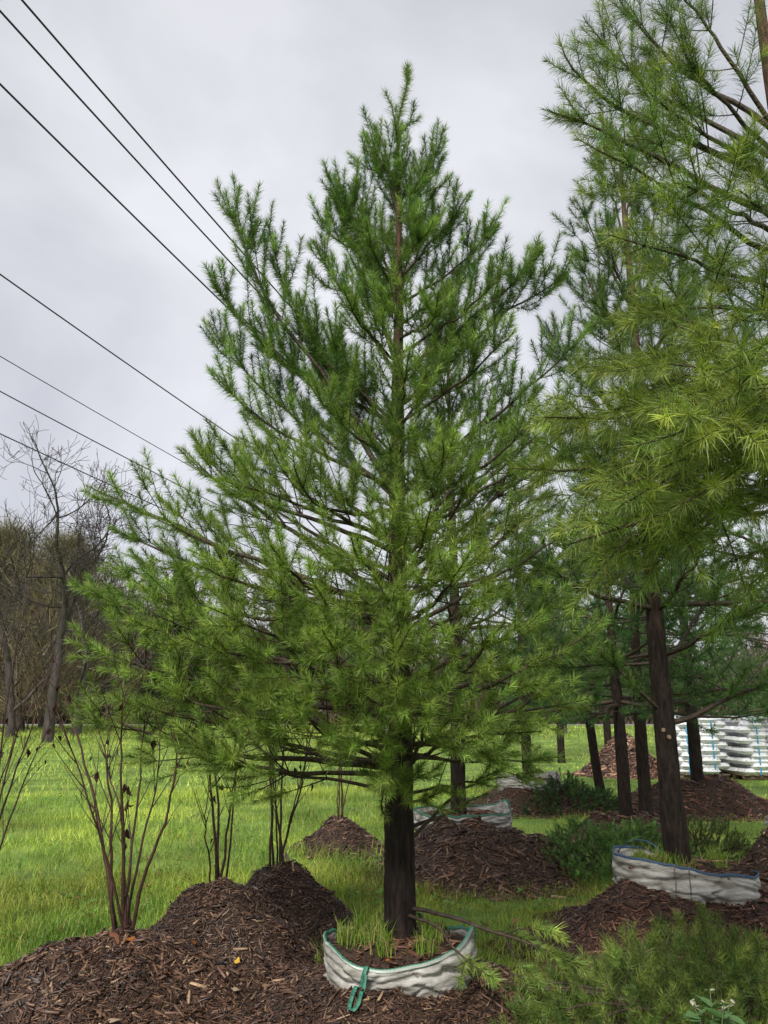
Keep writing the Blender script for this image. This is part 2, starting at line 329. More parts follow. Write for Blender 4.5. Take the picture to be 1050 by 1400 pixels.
# ------------------------------------------------------------------ pine generator
UP = np.array([0, 0, 1.])
def unit(v): return v / (np.linalg.norm(v) + 1e-9)
def bez(P0, P1, P2, P3, n):
    t = np.linspace(0, 1, n)[:, None]
    return (1 - t) ** 3 * P0 + 3 * (1 - t) ** 2 * t * P1 + 3 * (1 - t) * t * t * P2 + t ** 3 * P3
class Pine:
    def __init__(s, seed, inc=.30, needle_len=.058, dens=700, width=.0024, segs=1, col=((.075, .15, .03), (.045, .10, .03)), tipcol=(.14, .21, .05), nzone=.30, lat=3, droop=0., maxlev=2, bare=.3, upb=.35):
        s.r = np.random.default_rng(seed); s.inc = inc; s.nl = needle_len; s.dens = dens; s.w = width; s.segs = segs
        s.col = col; s.tip = tipcol; s.nzone = nzone; s.lat = lat; s.droop = droop; s.maxlev = maxlev; s.bare = bare; s.upb = upb
        s.hue = 0.; s.cap = .85; s.l2 = .25; s.ycol = ((.25, .31, .065), (.14, .215, .045)); s.limbs = []; s.fine = {}; s.nseg = []; s.finer = {}
    def add_fine(s, pts, radii, owner):
        s.fine.setdefault((owner, len(pts)), []).append((pts, radii))
    def needles_on(s, pts, zone):
        d = np.linalg.norm(np.diff(pts, axis=0), axis=1); L = d.sum(); acc = 0
        for i in range(len(pts) - 1):
            a0 = L - acc; a1 = L - acc - d[i]; acc += d[i]
            if a1 > zone: continue
            p, q = pts[i], pts[i + 1]
            if a0 > zone: p = p + (q - p) * ((a0 - zone) / d[i]); a0 = zone
            s.nseg.append((*p, *q, a0, a1, s.hue))
    def twigs(s, pts, L, level, r0, owner, upb):
        """grow laterals along an axis"""
        r = s.r
        d = np.linalg.norm(np.diff(pts, axis=0), axis=1); cum = np.concatenate([[0], np.cumsum(d)])
        inc = s.inc * (.84 if level == 1 else .74) * r.uniform(.85, 1.15)
        ss = L - inc * r.uniform(.75, 1.0)
        first = True
        while ss > L * (s.bare if level == 1 else .22):
            i = min(np.searchsorted(cum, ss) - 1, len(pts) - 2); i = max(i, 0)
            f = (ss - cum[i]) / max(d[i], 1e-6); p = pts[i] + (pts[i + 1] - pts[i]) * f; t = unit(pts[i + 1] - pts[i])
            rem = L - ss
            nl = s.lat + (1 if first and level == 1 else 0) - ((1 + (r.random() < s.l2)) if level > 1 else 0)
            nl = max(1, nl + int(r.integers(-1, 2)) * (level == 1))
            a0 = r.random() * 6.28
            A = unit(np.cross(t, UP + .01)); B = np.cross(t, A)
            for k in range(nl):
                ph = a0 + k * 6.283 / nl + r.normal(0, .35)
                perp = A * math.cos(ph) + B * math.sin(ph) * .75
                ang = rad(r.normal(48, 8) - (8 if first else 0))
                dr = unit(t * math.cos(ang) + perp * math.sin(ang) + UP * upb * .25)
                ln = (rem * r.uniform(.5, .85) + .03) * (1.0 if level == 1 else .8)
                ln = min(ln, s.cap * r.uniform(.7, 1.1) if level == 1 else .34)
                if ln < .11: ln = .11 + r.random() * .05
                if dr[2] < -.55: continue
                n = 5
                tt = np.linspace(0, 1, n)[:, None]
                q = p + dr * ln * tt + UP * (upb * ln * .55) * tt ** 2 - UP * s.droop * ln * .45 * tt ** 2 + r.normal(0, .02 * ln, 3) * tt * (1 - tt) * 4
                rb = max(.0016, min(r0 * .5, .0022 + ln * .006))
                s.add_fine(q, np.linspace(rb, .0011, n), owner)
                s.needles_on(q, s.nzone * (1 if level == 1 else .8))
                if level < s.maxlev and ln > .17: s.twigs(q, ln, level + 1, rb, owner, upb)
            first = False
            ss -= inc
    def limb(s, A, T, r0=.02, rise=None, upb=None, via=None, detail=True):
        """main limb from trunk point A to tip T"""
        A = np.asarray(A, float); T = np.asarray(T, float); r = s.r
        upb = s.upb if upb is None else upb
        v = T - A; L = np.linalg.norm(v); h = np.array([v[0], v[1], 0]); hh = np.linalg.norm(h)
        el = math.atan2(v[2], hh); e0 = (el * .95 if el > .5 else el * .75 - .08) if rise is None else rise
        hd = unit(h) if hh > .02 else unit(np.array([r.normal(), r.normal(), 0]))
        P1 = A + .36 * L * (hd * math.cos(e0) + UP * math.sin(e0)) if via is None else np.asarray(via, float)
        P2 = T - .3 * L * unit(unit(v) * (1 - upb * .4) + UP * upb * .45 + r.normal(0, .12, 3))
        n = 14; pts = bez(A, P1, P2, T, n)
        tw = np.linspace(0, 1, n)
        pts[1:-1] += np.cumsum(r.normal(0, .010 * L ** .5, (n, 3)), 0)[1:-1] * (np.sin(tw * np.pi)[1:-1, None])
        L = np.linalg.norm(np.diff(pts, axis=0), axis=1).sum()
        radii = np.maximum(.0018, r0 * (1 - tw) ** .8 + .0022)
        owner = len(s.limbs); s.limbs.append((pts, radii))
        s.needles_on(pts, s.nzone * 1.15)
        if detail: s.twigs(pts, L, 1, r0, owner, upb)
        return pts
    def wood(s, owner):
        parts = [tube1(s.limbs[owner][0], s.limbs[owner][1], 7)]
        for (o, n), lst in s.fine.items():
            if o == owner:
                P = np.array([a for a, b in lst]); Q = np.array([b for a, b in lst])
                parts.append(tubes(P, Q, 3))
        return joinVF(parts)
    def needle_arrays(s):
        r = s.r; G = np.array(s.nseg)
        p, q, a0, a1 = G[:, :3], G[:, 3:6], G[:, 6], G[:, 7]
        ln = np.linalg.norm(q - p, axis=1)
        cnt = r.poisson(ln * s.dens * np.clip(1.15 - .8 * (a0 + a1) / 2 / .5, .35, 1.1) + .15)
        # a brush of needles at each tip
        cnt = cnt + np.where(a1 < 1e-6, (s.dens * .018), 0).astype(int)
        idx = np.repeat(np.arange(len(G)), cnt); n = len(idx)
        f = r.random(n); pos = p[idx] + (q - p)[idx] * f[:, None]; age = a0[idx] + (a1 - a0)[idx] * f
        ax = ((q - p) / (ln[:, None] + 1e-9))[idx]
        ref = np.where(np.abs(ax[:, 2:3]) > .9, np.array([[1., 0, 0]]), np.array([[0, 0, 1.]]))
        A = np.cross(ax, ref); A /= np.linalg.norm(A, axis=1, keepdims=True); B = np.cross(ax, A)
        ph = r.random(n) * 2 * np.pi
        ang = np.radians(np.clip(r.normal(44, 10, n) + 35 * np.clip(age / .5, 0, .8) - 22 * np.clip(1 - age / .03, 0, 1), 6, 100))
        d = ax * np.cos(ang)[:, None] + (A * np.cos(ph)[:, None] + B * np.sin(ph)[:, None]) * np.sin(ang)[:, None]
        d[:, 2] -= s.droop * .25; d += r.normal(0, .07, (n, 3)); d /= np.linalg.norm(d, axis=1, keepdims=True)
        L = s.nl * r.uniform(.6, 1.2, n) * np.clip(r.normal(1, .13, len(G)), .65, 1.3)[idx] * np.where(age < .015, .8, 1)
        sv = np.cross(d, r.normal(0, 1, (n, 3))); sv /= np.linalg.norm(sv, axis=1, keepdims=True); sv *= s.w * .5
        # colour: per shoot and per needle
        c0, c1, ct = map(np.array, (s.col[0], s.col[1], s.tip))
        mixs = r.random(len(G))[idx][:, None]; c = c0 * mixs + c1 * (1 - mixs)
        hu = np.clip(G[:, 8] + r.normal(0, .18, len(G)), 0, 1)[idx][:, None]; cy = np.array(s.ycol[0]) * mixs + np.array(s.ycol[1]) * (1 - mixs); c = c * (1 - hu) + cy * hu
        tf = (np.clip(1 - age / .22, 0, 1) * r.random(len(G))[idx] ** 1.2)[:, None]
        c = c * (1 - tf) + ct * tf
        c = c * r.uniform(.6, 1.5, (n, 1)) * np.exp(r.normal(0, .24, len(G)))[idx][:, None]
        dead = r.random(n) < .012; c[dead] = (.22, .13, .04)
        if s.segs == 1:
            V = np.stack([pos + sv, pos - sv, pos + d * L[:, None]], 1).reshape(-1, 3); F = np.arange(3 * n).reshape(-1, 3)
            return V, F, np.repeat(c, 3, 0)
        bend = r.normal(0, .07, (n, 3)) - UP * (.10 + s.droop * .25); m = pos + d * L[:, None] * .55
        e = m + (d + bend) / np.linalg.norm(d + bend, axis=1, keepdims=True) * L[:, None] * .45
        V = np.stack([pos + sv, pos - sv, m + sv * .9, m - sv * .9, e], 1).reshape(-1, 3)
        b5 = np.arange(n)[:, None] * 5
        F = np.stack([b5 + [[0, 1, 3]], b5 + [[0, 3, 2]], b5 + [[2, 3, 4]]], 1).reshape(-1, 3)
        return V, F, np.repeat(c, 5, 0)

def trunk_mesh(name, base, pts_r, sides=22, rough=.07, mat='bark', seed=0):
    """pts_r: list of (x,y,z,r) relative to base, smoothly interpolated, with furrowed outline"""
    a = np.array(pts_r, float); n = max(30, int((a[-1, 2] - a[0, 2]) / .05))
    zz = np.linspace(a[0, 2], a[-1, 2], n)
    x = np.interp(zz, a[:, 2], a[:, 0]) + .012 * (vnoise(zz * 1.5, zz * 0 + seed) - .5); y = np.interp(zz, a[:, 2], a[:, 1]) + .012 * (vnoise(zz * 1.5, zz * 0 + seed + 9) - .5)
    r = np.interp(zz, a[:, 2], a[:, 3])
    th = np.linspace(0, 2 * np.pi, sides, endpoint=False)
    rr = r[:, None] * (1 + rough * 2 * (vnoise(np.tile(th * 3.5 + seed, (n, 1)), np.tile(zz[:, None] * 9, (1, sides))) - .5) + .10 * np.exp(-zz[:, None] / .12) * (1 + .6 * np.sin(th * 5 + seed)))
    V = np.stack([x[:, None] + rr * np.cos(th), y[:, None] + rr * np.sin(th), np.tile(zz[:, None], (1, sides))], -1).reshape(-1, 3)
    i = np.arange(n - 1)[:, None]; j = np.arange(sides)[None]; j2 = (j + 1) % sides
    F = np.stack([i * sides + j + 0 * i, i * sides + j2, (i + 1) * sides + j2, (i + 1) * sides + j], -1).reshape(-1, 4)
    return np_mesh(name, V, F, M[mat], smooth=True)
STAT = {}
def finish_pine(pine, base, trunk_pts, label, group='pine trees', name='pine_tree', bark='bark'):
    root = empty(name, base); tag(root, label, 'tree', group)
    obj('trunk', trunk_mesh('trunk', base, trunk_pts, mat=bark, seed=label.__len__()), root)
    B = np.array(base)
    for k in range(len(pine.limbs)):
        V, F = pine.wood(k)
        obj('branch', np_mesh('branch', V - B, F, M['limb'], smooth=True), root)
    V, F, c = pine.needle_arrays()
    STAT[label[:40]] = len(F)
    cr_ = obj('crown', np_mesh('crown', V - B, F, M['needle'], c), root)
    return root

# ------------------------------------------------------------------ the big pine in the middle
mb = on_z(545, 1285, .36); MX, MY = mb[0], mb[1]
P = Pine(3, inc=.31, needle_len=.064, dens=820, width=.0033, col=((.10, .20, .036), (.045, .115, .03)), tipcol=(.20, .30, .07))
def trunk_at(z): return np.array([MX + .03 * (z - .4) * .12, MY, z])
LIMBS = [  # attach height, tip pixel, tip depth offset, base radius
 (5.55, 527, 126, .0, .008), (5.55, 574, 160, .1, .008), (5.55, 540, 170, -.18, .007), (5.57, 566, 140, .12, .006),
 (5.18, 512, 172, -.05, .012), (5.18, 606, 178, .05, .012), (5.2, 618, 238, -.2, .011), (5.18, 525, 215, .25, .010), (5.2, 585, 225, -.35, .010),
 (4.62, 455, 240, .05, .017), (4.62, 434, 290, .3, .014), (4.6, 640, 266, -.1, .017), (4.64, 676, 296, .15, .016), (4.6, 500, 300, -.5, .014), (4.62, 592, 300, -.5, .014), (4.6, 575, 290, .5, .013),
 (4.1, 480, 258, .1, .016), (4.1, 428, 330, -.2, .018), (4.12, 738, 342, .0, .021), (4.1, 692, 372, -.4, .017), (4.1, 470, 395, -.7, .017), (4.1, 600, 400, -.8, .017), (4.12, 640, 350, .6, .015), (4.1, 500, 350, .7, .015),
 (3.55, 405, 408, -.1, .021), (3.3, 345, 470, .3, .018), (3.55, 778, 368, .25, .023), (3.56, 705, 450, -.55, .019), (3.55, 560, 480, -1.0, .020), (3.55, 445, 475, .8, .017), (3.55, 640, 450, .8, .017), (3.52, 420, 520, -.9, .019),
 (2.92, 308, 260, .0, .034), (3.45, 372, 318, .02, .014), (3.3, 288, 378, -.1, .013), (2.92, 290, 505, -.3, .022), (2.92, 805, 445, .25, .024), (2.9, 735, 560, -.75, .022), (2.9, 605, 600, -1.15, .022), (2.9, 430, 560, .95, .019), (2.92, 660, 560, 1.0, .019), (2.9, 400, 620, -1.1, .021), (2.93, 285, 440, .5, .02),
 (2.6, 262, 590, -.2, .022), (2.6, 335, 560, .3, .02), (2.62, 300, 655, -.5, .02), (2.58, 365, 600, -.7, .019), (2.6, 745, 620, -.3, .022), (2.6, 700, 550, .4, .02), (2.62, 785, 525, .0, .021), (2.58, 650, 640, -.8, .018), (2.0, 800, 720, .1, .02), (2.0, 690, 800, -.7, .018),
 (2.27, 250, 612, .1, .026), (2.25, 118, 664, .1, .030), (2.25, 196, 700, -.5, .026), (2.28, 330, 640, .95, .021), (2.25, 480, 735, -1.3, .024), (2.25, 590, 690, -1.2, .024), (2.27, 735, 690, -.7, .025), (2.25, 810, 600, .45, .024), (2.28, 650, 650, 1.1, .02), (2.25, 370, 745, -1.15, .024),
 (1.62, 160, 850, -.35, .024), (1.6, 145, 770, .45, .024), (1.6, 285, 830, -1.1, .022), (1.62, 440, 860, -1.35, .022), (1.6, 560, 860, -1.35, .022), (1.62, 690, 850, -1.05, .022), (1.6, 778, 888, -.4, .022), (1.62, 730, 760, .7, .02), (1.6, 350, 800, .9, .02),
 (2.2, 265, 770, -.8, .022), (1.95, 178, 800, .0, .024), (1.9, 545, 800, -1.35, .02), (1.95, 640, 760, -1.25, .02), (2.0, 430, 800, -1.25, .02), (1.9, 250, 870, -.7, .022), (1.6, 130, 885, .1, .022),
 (1.45, 545, 930, -1.2, .016), (1.4, 500, 985, -1.0, .016), (1.4, 615, 1010, -1.0, .015), (1.42, 200, 935, -.4, .019), (1.4, 330, 955, -.9, .018), (1.35, 460, 1020, -.9, .015), (1.3, 700, 1010, -.5, .015), (1.3, 180, 985, .35, .016), (1.2, 280, 1045, -.5, .013),
 (1.75, 98, 800, .2, .024), (1.55, 92, 875, .05, .022), (1.35, 135, 955, -.15, .019), (2.1, 150, 720, .3, .024), (1.4, 230, 900, .5, .018), (2.4, 560, 720, -1.1, .017), (3.1, 530, 600, -.7, .014), (3.0, 575, 560, -.8, .014),
 (1.5, 805, 955, -.15, .02), (1.45, 740, 1000, -.45, .017), (1.75, 830, 850, .2, .02), (1.3, 690, 1050, -.3, .012), (1.35, 765, 1035, .2, .014), (1.5, 660, 930, .5, .016), (1.7, 775, 800, -.3, .02),
 (1.15, 528, 1120, -.42, .009), (1.2, 562, 1085, -.55, .009), (1.1, 600, 1075, -.3, .009),
 (1.28, 88, 948, .15, .024), (1.25, 235, 985, -.6, .02), (1.25, 400, 950, -1.1, .018), (1.27, 590, 960, -1.25, .018), (1.25, 660, 975, -.85, .018), (1.27, 770, 930, .25, .019), (1.26, 300, 890, .85, .018), (1.25, 620, 900, .9, .017), (1.2, 520, 1060, -.8, .013),
]
NEED_TIPS = []
for z, px, py, dy, r0 in LIMBS:
    T = at_y(px, py, MY + dy)
    A = trunk_at((z - P.r.uniform(0, .45) if 3.2 < z < 5 else z - .2 if 5 < z < 5.4 else z) + P.r.normal(0, .07))
    low = z < 2.7; P.bare = .32 if low else .13; r0 *= .72 if low else .55; P.nzone = .22 if low else .46; P.cap = .7 if low else .35; P.l2 = .36 if low else .2;  P.hue = min(1, max(0, (.85 if z < 1.7 else .6 if low else .12) - .45 * dy))  # low and camera-side limbs get a yellow-green highlight mixed into their needle colour
    if (px, py) == (308, 260): P.bare = .55; P.inc = .36; P.cap = .4
    else: P.inc = .33 if z < 3.2 else .27
    P.limb(A, T, r0, upb=.22 if z < 1.7 else (.36 if low else 1.0), detail=z < 5.3)

# two thin, nearly bare branches low on the right, and one lying over the bag's right corner
P.inc = .31
for (z, px, py, dy) in ((.85, 690, 1062, -.15), (.92, 665, 1085, .1)):
    pz = P.nzone; P.nzone = .2; pb = P.bare; P.bare = .72
    P.limb(trunk_at(z), at_y(px, py, MY + dy), .011, upb=.1); P.nzone = pz; P.bare = pb
pz, pb = P.nzone, P.bare; P.nzone, P.bare = .22, .5
P.limb(trunk_at(.52), np.array([MX + .95, MY - .35, .30]), .011, upb=-.45, rise=.12)
P.limb(trunk_at(.50), np.array([MX + .46, MY - .55, .33]), .008, upb=-.3, rise=.1)
P.nzone, P.bare = pz, pb
tp = at_y(557, 90, MY)
ax_ = np.array([trunk_at(5.55), trunk_at(5.75), [tp[0], MY, tp[2] - .15], tp]); P.limbs.append((ax_, np.array([.010, .008, .005, .002]))); P.needles_on(np.array([trunk_at(4.5), *ax_]), 1.7); [P.needles_on(ax_, .8) for _ in range(2)]
TH = 5.62 - .30
main_tree = finish_pine(P, (MX, MY, .30),
    [(0, 0, -.02, .094), (.0, 0, .15, .088), (.002, 0, .9, .080), (.004, 0, 1.6, .068), (.008, 0, 2.3, .056), (.010, 0, 3.0, .045), (.013, 0, 3.7, .034), (.016, 0, 4.4, .023), (.019, 0, 5.0, .014), (.02, 0, TH, .009)],
    'tall dense pine in the middle with its trunk rising from the green trimmed bag')

# ------------------------------------------------------------------ pine to the right (dark trunk, blue trimmed bag)
def whorls(P, base, spec, az0=0., azlim=None):
    for z, n, L, el, r0 in spec:
        a0 = P.r.random() * 6.28
        for k in range(n):
            a = a0 + k * 6.283 / n + P.r.normal(0, .25); l = L * P.r.uniform(.8, 1.1); e = rad(el) + P.r.normal(0, .12)
            A = np.array([base[0], base[1], z + P.r.uniform(-.05, .05)])
            P.limb(A, A + l * np.array([math.cos(a) * math.cos(e), math.sin(a) * math.cos(e), math.sin(e)]), r0)
rb = on_z(928, 1190, .48); RX, RY = rb[0], rb[1]
P2 = Pine(21, inc=.31, needle_len=.068, dens=840, width=.003, col=((.075, .155, .03), (.038, .095, .028)), tipcol=(.15, .22, .05), upb=.45, bare=.2)
for z, px, py, dy, r0 in [
   (1.50, 1075, 925, -.2, .028), (1.55, 812, 880, -.2, .022), (1.95, 730, 905, .3, .016), (2.0, 1040, 830, -.9, .02),
   (1.9, 965, 800, .9, .02), (2.35, 720, 750, -.6, .028), (2.35, 960, 735, -.8, .03), (2.4, 1130, 820, .1, .03), (2.4, 830, 740, .8, .024),
   (3.0, 705, 590, .2, .028), (3.0, 800, 600, -1.0, .026), (3.0, 950, 600, -1.1, .026), (3.0, 1100, 600, -.3, .026), (3.05, 880, 570, 1.2, .024), (2.95, 1000, 690, -1.2, .026),
   (3.7, 745, 440, .3, .025), (3.7, 790, 480, -.8, .023), (3.7, 920, 460, -1.0, .023), (3.7, 1040, 440, -.3, .023), (3.7, 950, 430, .9, .022),
   (4.3, 782, 350, .1, .020), (4.3, 820, 400, -.8, .019), (4.3, 950, 370, -.6, .019), (4.35, 990, 350, .4, .019), (4.3, 880, 340, .8, .018),
   (4.95, 785, 270, .2, .016), (4.95, 830, 300, -.5, .015), (4.95, 940, 290, -.3, .015), (4.95, 900, 260, .5, .014),
   (5.6, 815, 210, .1, .012), (5.6, 880, 215, -.3, .011), (5.6, 900, 200, .3, .011), (6.1, 830, 165, .1, .009), (6.1, 870, 160, -.1, .009)]:
    A = np.array([RX + .02, RY, z]); P2.limb(A, at_y(px, py, RY + dy), r0 * .75)
pine2 = finish_pine(P2, (RX, RY, .40),
    [(0, 0, -.03, .100), (0, 0, .2, .090), (-.01, 0, 1.0, .076), (-.015, 0, 1.6, .068), (.0, 0, 2.4, .058), (.02, 0, 3.4, .044), (.03, 0, 4.4, .034), (.03, 0, 5.4, .022), (.03, 0, 6.3, .008)],
    'pine with a straight dark trunk standing in the blue trimmed bag')
# sawn-off branch scars on its trunk
for zz, da in ((1.05, -.16), (1.0, .30)):
    a = -math.pi / 2 + da - .33; r_ = .073
    v, f = tube1([(0, 0, 0), (0, 0, .012)], [.016, .014], 10)
    v2 = np.concatenate([v, [[0, 0, .012]]]); f2 = [list(q) for q in f] + [[10 + k, 10 + (k + 1) % 10, 20, 20] for k in range(10)]
    me = bpy.data.meshes.new('branch_scar'); me.from_pydata(v2.tolist(), [], [q if q[2] != q[3] else q[:3] for q in f2]); me.materials.append(mat_noise('sawn_wood', (.12, .085, .05), (.3, .23, .15), 60, .7) if 'sawn' not in M else M['sawn']); M['sawn'] = me.materials[0]
    o = obj('branch_scar', me, pine2); o.location = (-.01 + math.cos(a) * r_, math.sin(a) * r_, zz)
    o.rotation_euler = Vector((math.cos(a), math.sin(a), 0)).to_track_quat('Z', 'Y').to_euler()

# ------------------------------------------------------------------ near pine, trunk at the right edge
NX, NY = 2.20, 3.62
P3 = Pine(33, inc=.32, needle_len=.078, dens=570, width=.0022, segs=2, col=((.085, .175, .034), (.045, .115, .03)), tipcol=(.25, .29, .065), droop=.5, upb=.25, nzone=.36)
NEAR_Z = [
   # tip pixel, tip y (metres from the camera plane), attach height, radius, up-bend
   (775, 745, 2.45, 2.9, .026, -.1), (850, 690, 2.35, 2.95, .026, -.1), (905, 640, 2.2, 3.0, .026, -.05), (745, 570, 2.75, 3.25, .026, .0),
   (985, 700, 2.3, 2.8, .022, -.1), (840, 560, 2.5, 3.4, .024, .1), (1040, 620, 2.2, 3.1, .022, .0), (940, 540, 2.35, 3.5, .022, .1),
   (1060, 790, 2.5, 2.5, .02, -.1), (810, 770, 2.9, 2.7, .02, -.1), (900, 745, 2.7, 2.7, .02, -.1), (700, 640, 3.2, 2.9, .022, -.05), (870, 610, 2.1, 3.15, .022, .0), (960, 600, 2.05, 3.2, .022, .0), (930, 690, 2.15, 2.9, .022, -.1),
]
P3.ycol = ((.29, .33, .06), (.15, .21, .045)); P3.hue = .55  # warm light on the nearer, lower sprays is put into their needle colour
for px, py, ty, z, r0, ub in NEAR_Z: P3.limb((NX, NY, z), at_y(px, py, ty), r0 * .65, upb=ub)
P3.hue = .12; P3.droop = .08; P3.cap = .55
for px, py, ty, z, r0, ub in [
   (765, 55, 3.5, 4.35, .030, .55), (745, 150, 3.35, 4.15, .026, .45), (800, 28, 3.9, 4.5, .024, .5), (838, -15, 3.6, 4.7, .024, .5), (790, 190, 3.1, 3.9, .022, .25),
   (905, -40, 3.5, 4.7, .02, .6), (865, 95, 3.3, 4.3, .02, .5), (930, 40, 3.2, 4.5, .02, .5), (1000, 190, 3.0, 4.2, .018, .4), (830, 320, 2.9, 3.7, .02, .1), (920, 250, 2.9, 4.0, .022, .2), (1010, 260, 2.8, 4.0, .02, .2), (880, 420, 2.7, 3.6, .022, .1), (1000, 430, 2.6, 3.6, .02, .1), (1060, 330, 2.8, 3.8, .02, .2)]:
    P3.limb((NX, NY, z), at_y(px, py, ty), r0 * .65, upb=ub)
pine3 = finish_pine(P3, (NX, NY, 0.0),
    [(0, 0, -.05, .10), (0, 0, .3, .092), (0, 0, 2.0, .075), (0, 0, 3.2, .06), (0, 0, 4.5, .042), (0, 0, 5.6, .028), (0, 0, 6.6, .014), (0, 0, 7.0, .006)],
    'near pine whose yellowish needle sprays hang in from the right edge')
print('needles', STAT)

# ------------------------------------------------------------------ background pines (three prototypes, copied)
def proto(seed, H, col, tip, dens=260, width=.006, spread=1.0):
    P = Pine(seed, inc=.36, needle_len=.085, dens=dens, width=width, col=col, tipcol=tip, maxlev=2, lat=3, nzone=.42, bare=.35)
    z = 1.5; spec = []
    while z < H - .5:
        f = (z - 1.5) / (H - 1.5); spec.append((z, 5, (1.75 * (1 - f) ** .75 + .25) * spread, 2 + 55 * f, .02 * (1 - f) + .006)); z += .55
    whorls(P, (0, 0), spec); P.limb((0, 0, H - .6), (.02, 0, H + .1), .01)
    root = empty('pine_tree')
    obj('trunk', trunk_mesh('trunk', (0, 0, 0), [(0, 0, -.3, .098), (0, 0, .1, .09), (.02, 0, 1.5, .075), (.0, .02, H * .6, .04), (0, 0, H - .3, .012)], sides=12, seed=seed), root)
    Vs = []
    for k in range(len(P.limbs)):
        V, F = P.wood(k); obj('branch', np_mesh('branch', V, F, M['limb'], smooth=True), root)
    V, F, c = P.needle_arrays(); STAT['proto%d' % seed] = len(F)
    obj('crown', np_mesh('crown', V, F, M['needle'], c), root)
    return root
def copy_tree(root):
    r = root.copy(); COL.objects.link(r)
    for ch in list(root.children):
        c = ch.copy(); COL.objects.link(c); c.parent = r
    return r
DARK = ((.055, .14, .042), (.036, .10, .034)); DT = (.10, .20, .05)
protos = [proto(101, 5.6, DARK, DT), proto(102, 6.2, ((.065, .125, .04), (.042, .095, .036)), (.12, .18, .05)), proto(103, 5.2, DARK, DT, spread=1.15)]
t4 = on_z(627, 1108, .5)
SPOTS = [  # x, y, base z, proto, rot, scale, tilt, label
 (t4[0], t4[1], .45, 1, .4, 1.0, 0, 'pine standing in the white bag just behind the big pine'),
 (2.42, 13.6, .42, 0, 2.2, 1.0, 0, 'pine rising from the distant crumpled white bag'),
 (3.05, 10.34, .25, 2, 1.1, .95, 0, 'left one of the pair of slim dark trunked pines'),
 (3.60, 11.24, .20, 0, 4.0, 1.02, -.04, 'right one of the pair of slim dark trunked pines, set slightly back'),
 (5.12, 13.23, .45, 2, 5.0, 1.15, 0, 'pine whose trunk stands right in front of the white sacks'),
 (3.85, 14.43, .05, 0, 3.0, .95, .08, 'leaning thin pine with no mound behind the juniper'),
 (4.2, 7.6, .42, 1, 1.9, 1.0, 0, 'pine at the right edge on the dark mulch mound'),
 (8.6, 16.6, 0, 2, .9, 1.1, 0, 'pine at the right edge in front of the white sacks'),
 (5.4, 24.5, 0, 1, .2, 1.3, 0, 'tall pine behind the pale chip heap'),
 (9.8, 25.0, 0, 1, 2.6, 1.5, 0, 'tall pine behind the two stacks of white sacks'),
 (8.4, 30.0, 0, 2, 4.4, 1.6, 0, 'farthest pine behind the white sacks'),
]
used = set()
for x, y, z, k, rz, sc_, tl, lab in SPOTS:
    o = protos[k] if k not in used else copy_tree(protos[k]); used.add(k)
    o.location = (x, y, z); o.rotation_euler = (0, tl, rz); o.scale = (sc_,) * 3
    tag(o, lab, 'tree', 'pine trees')

# ------------------------------------------------------------------ planting bags
def mat_fabric():
    m, t, b, o = mat_new('woven_polypropylene')
    tcn = t.nodes.new('ShaderNodeTexCoord'); nn = t.nodes.new('ShaderNodeTexNoise'); nn.inputs['Scale'].default_value = 7; nn.inputs['Detail'].default_value = 8
    r = t.nodes.new('ShaderNodeValToRGB'); r.color_ramp.elements[0].position = .3; r.color_ramp.elements[0].color = (.13, .118, .095, 1)
    r.color_ramp.elements[1].position = .62; r.color_ramp.elements[1].color = (.42, .41, .385, 1)
    mpn = t.nodes.new('ShaderNodeMapping'); mpn.inputs['Scale'].default_value = (1, 1, 3)
    wv = t.nodes.new('ShaderNodeTexWave'); wv.inputs['Scale'].default_value = 90; wv.bands_direction = 'Z'; wv.inputs['Distortion'].default_value = 1
    bp = t.nodes.new('ShaderNodeBump'); bp.inputs['Strength'].default_value = .25; bp.inputs['Distance'].default_value = .004
    n2 = t.nodes.new('ShaderNodeTexNoise'); n2.inputs['Scale'].default_value = 14; n2.inputs['Detail'].default_value = 6
    bp2 = t.nodes.new('ShaderNodeBump'); bp2.inputs['Strength'].default_value = .6; bp2.inputs['Distance'].default_value = .02
    L = t.links.new
    L(tcn.outputs['Object'], mpn.inputs[0]); L(mpn.outputs[0], nn.inputs['Vector']); L(nn.outputs['Fac'], r.inputs[0]); L(r.outputs[0], b.inputs['Base Color'])
    L(tcn.outputs['Object'], wv.inputs['Vector']); L(wv.outputs['Fac'], bp.inputs['Height']); L(mpn.outputs[0], n2.inputs['Vector']); L(n2.outputs['Fac'], bp2.inputs['Height'])
    L(bp2.outputs[0], bp.inputs['Normal']); L(bp.outputs[0], b.inputs['Normal'])
    b.inputs['Roughness'].default_value = .55
    return m
M['fabric'] = mat_fabric()
def mat_webbing(name, ca, cb, scale=60):
    m, t, b, o = mat_new(name)
    tcn = t.nodes.new('ShaderNodeTexCoord'); ck = t.nodes.new('ShaderNodeTexChecker'); ck.inputs['Scale'].default_value = scale
    ck.inputs['Color1'].default_value = (*ca, 1); ck.inputs['Color2'].default_value = (*cb, 1)
    t.links.new(tcn.outputs['Object'], ck.inputs['Vector']); t.links.new(ck.outputs['Color'], b.inputs['Base Color']); b.inputs['Roughness'].default_value = .6
    return m
M['green_web'] = mat_webbing('green_webbing', (.010, .085, .055), (.045, .20, .13), 130)
M['blue_web'] = mat_webbing('blue_edging', (.01, .035, .085), (.03, .08, .15), 90)
M['stitch'] = mat_noise('white_thread', (.5, .58, .52), (.7, .75, .7), 20, .7)
M['seam'] = mat_noise('dark_seam', (.10, .10, .09), (.2, .2, .18), 30, .8)
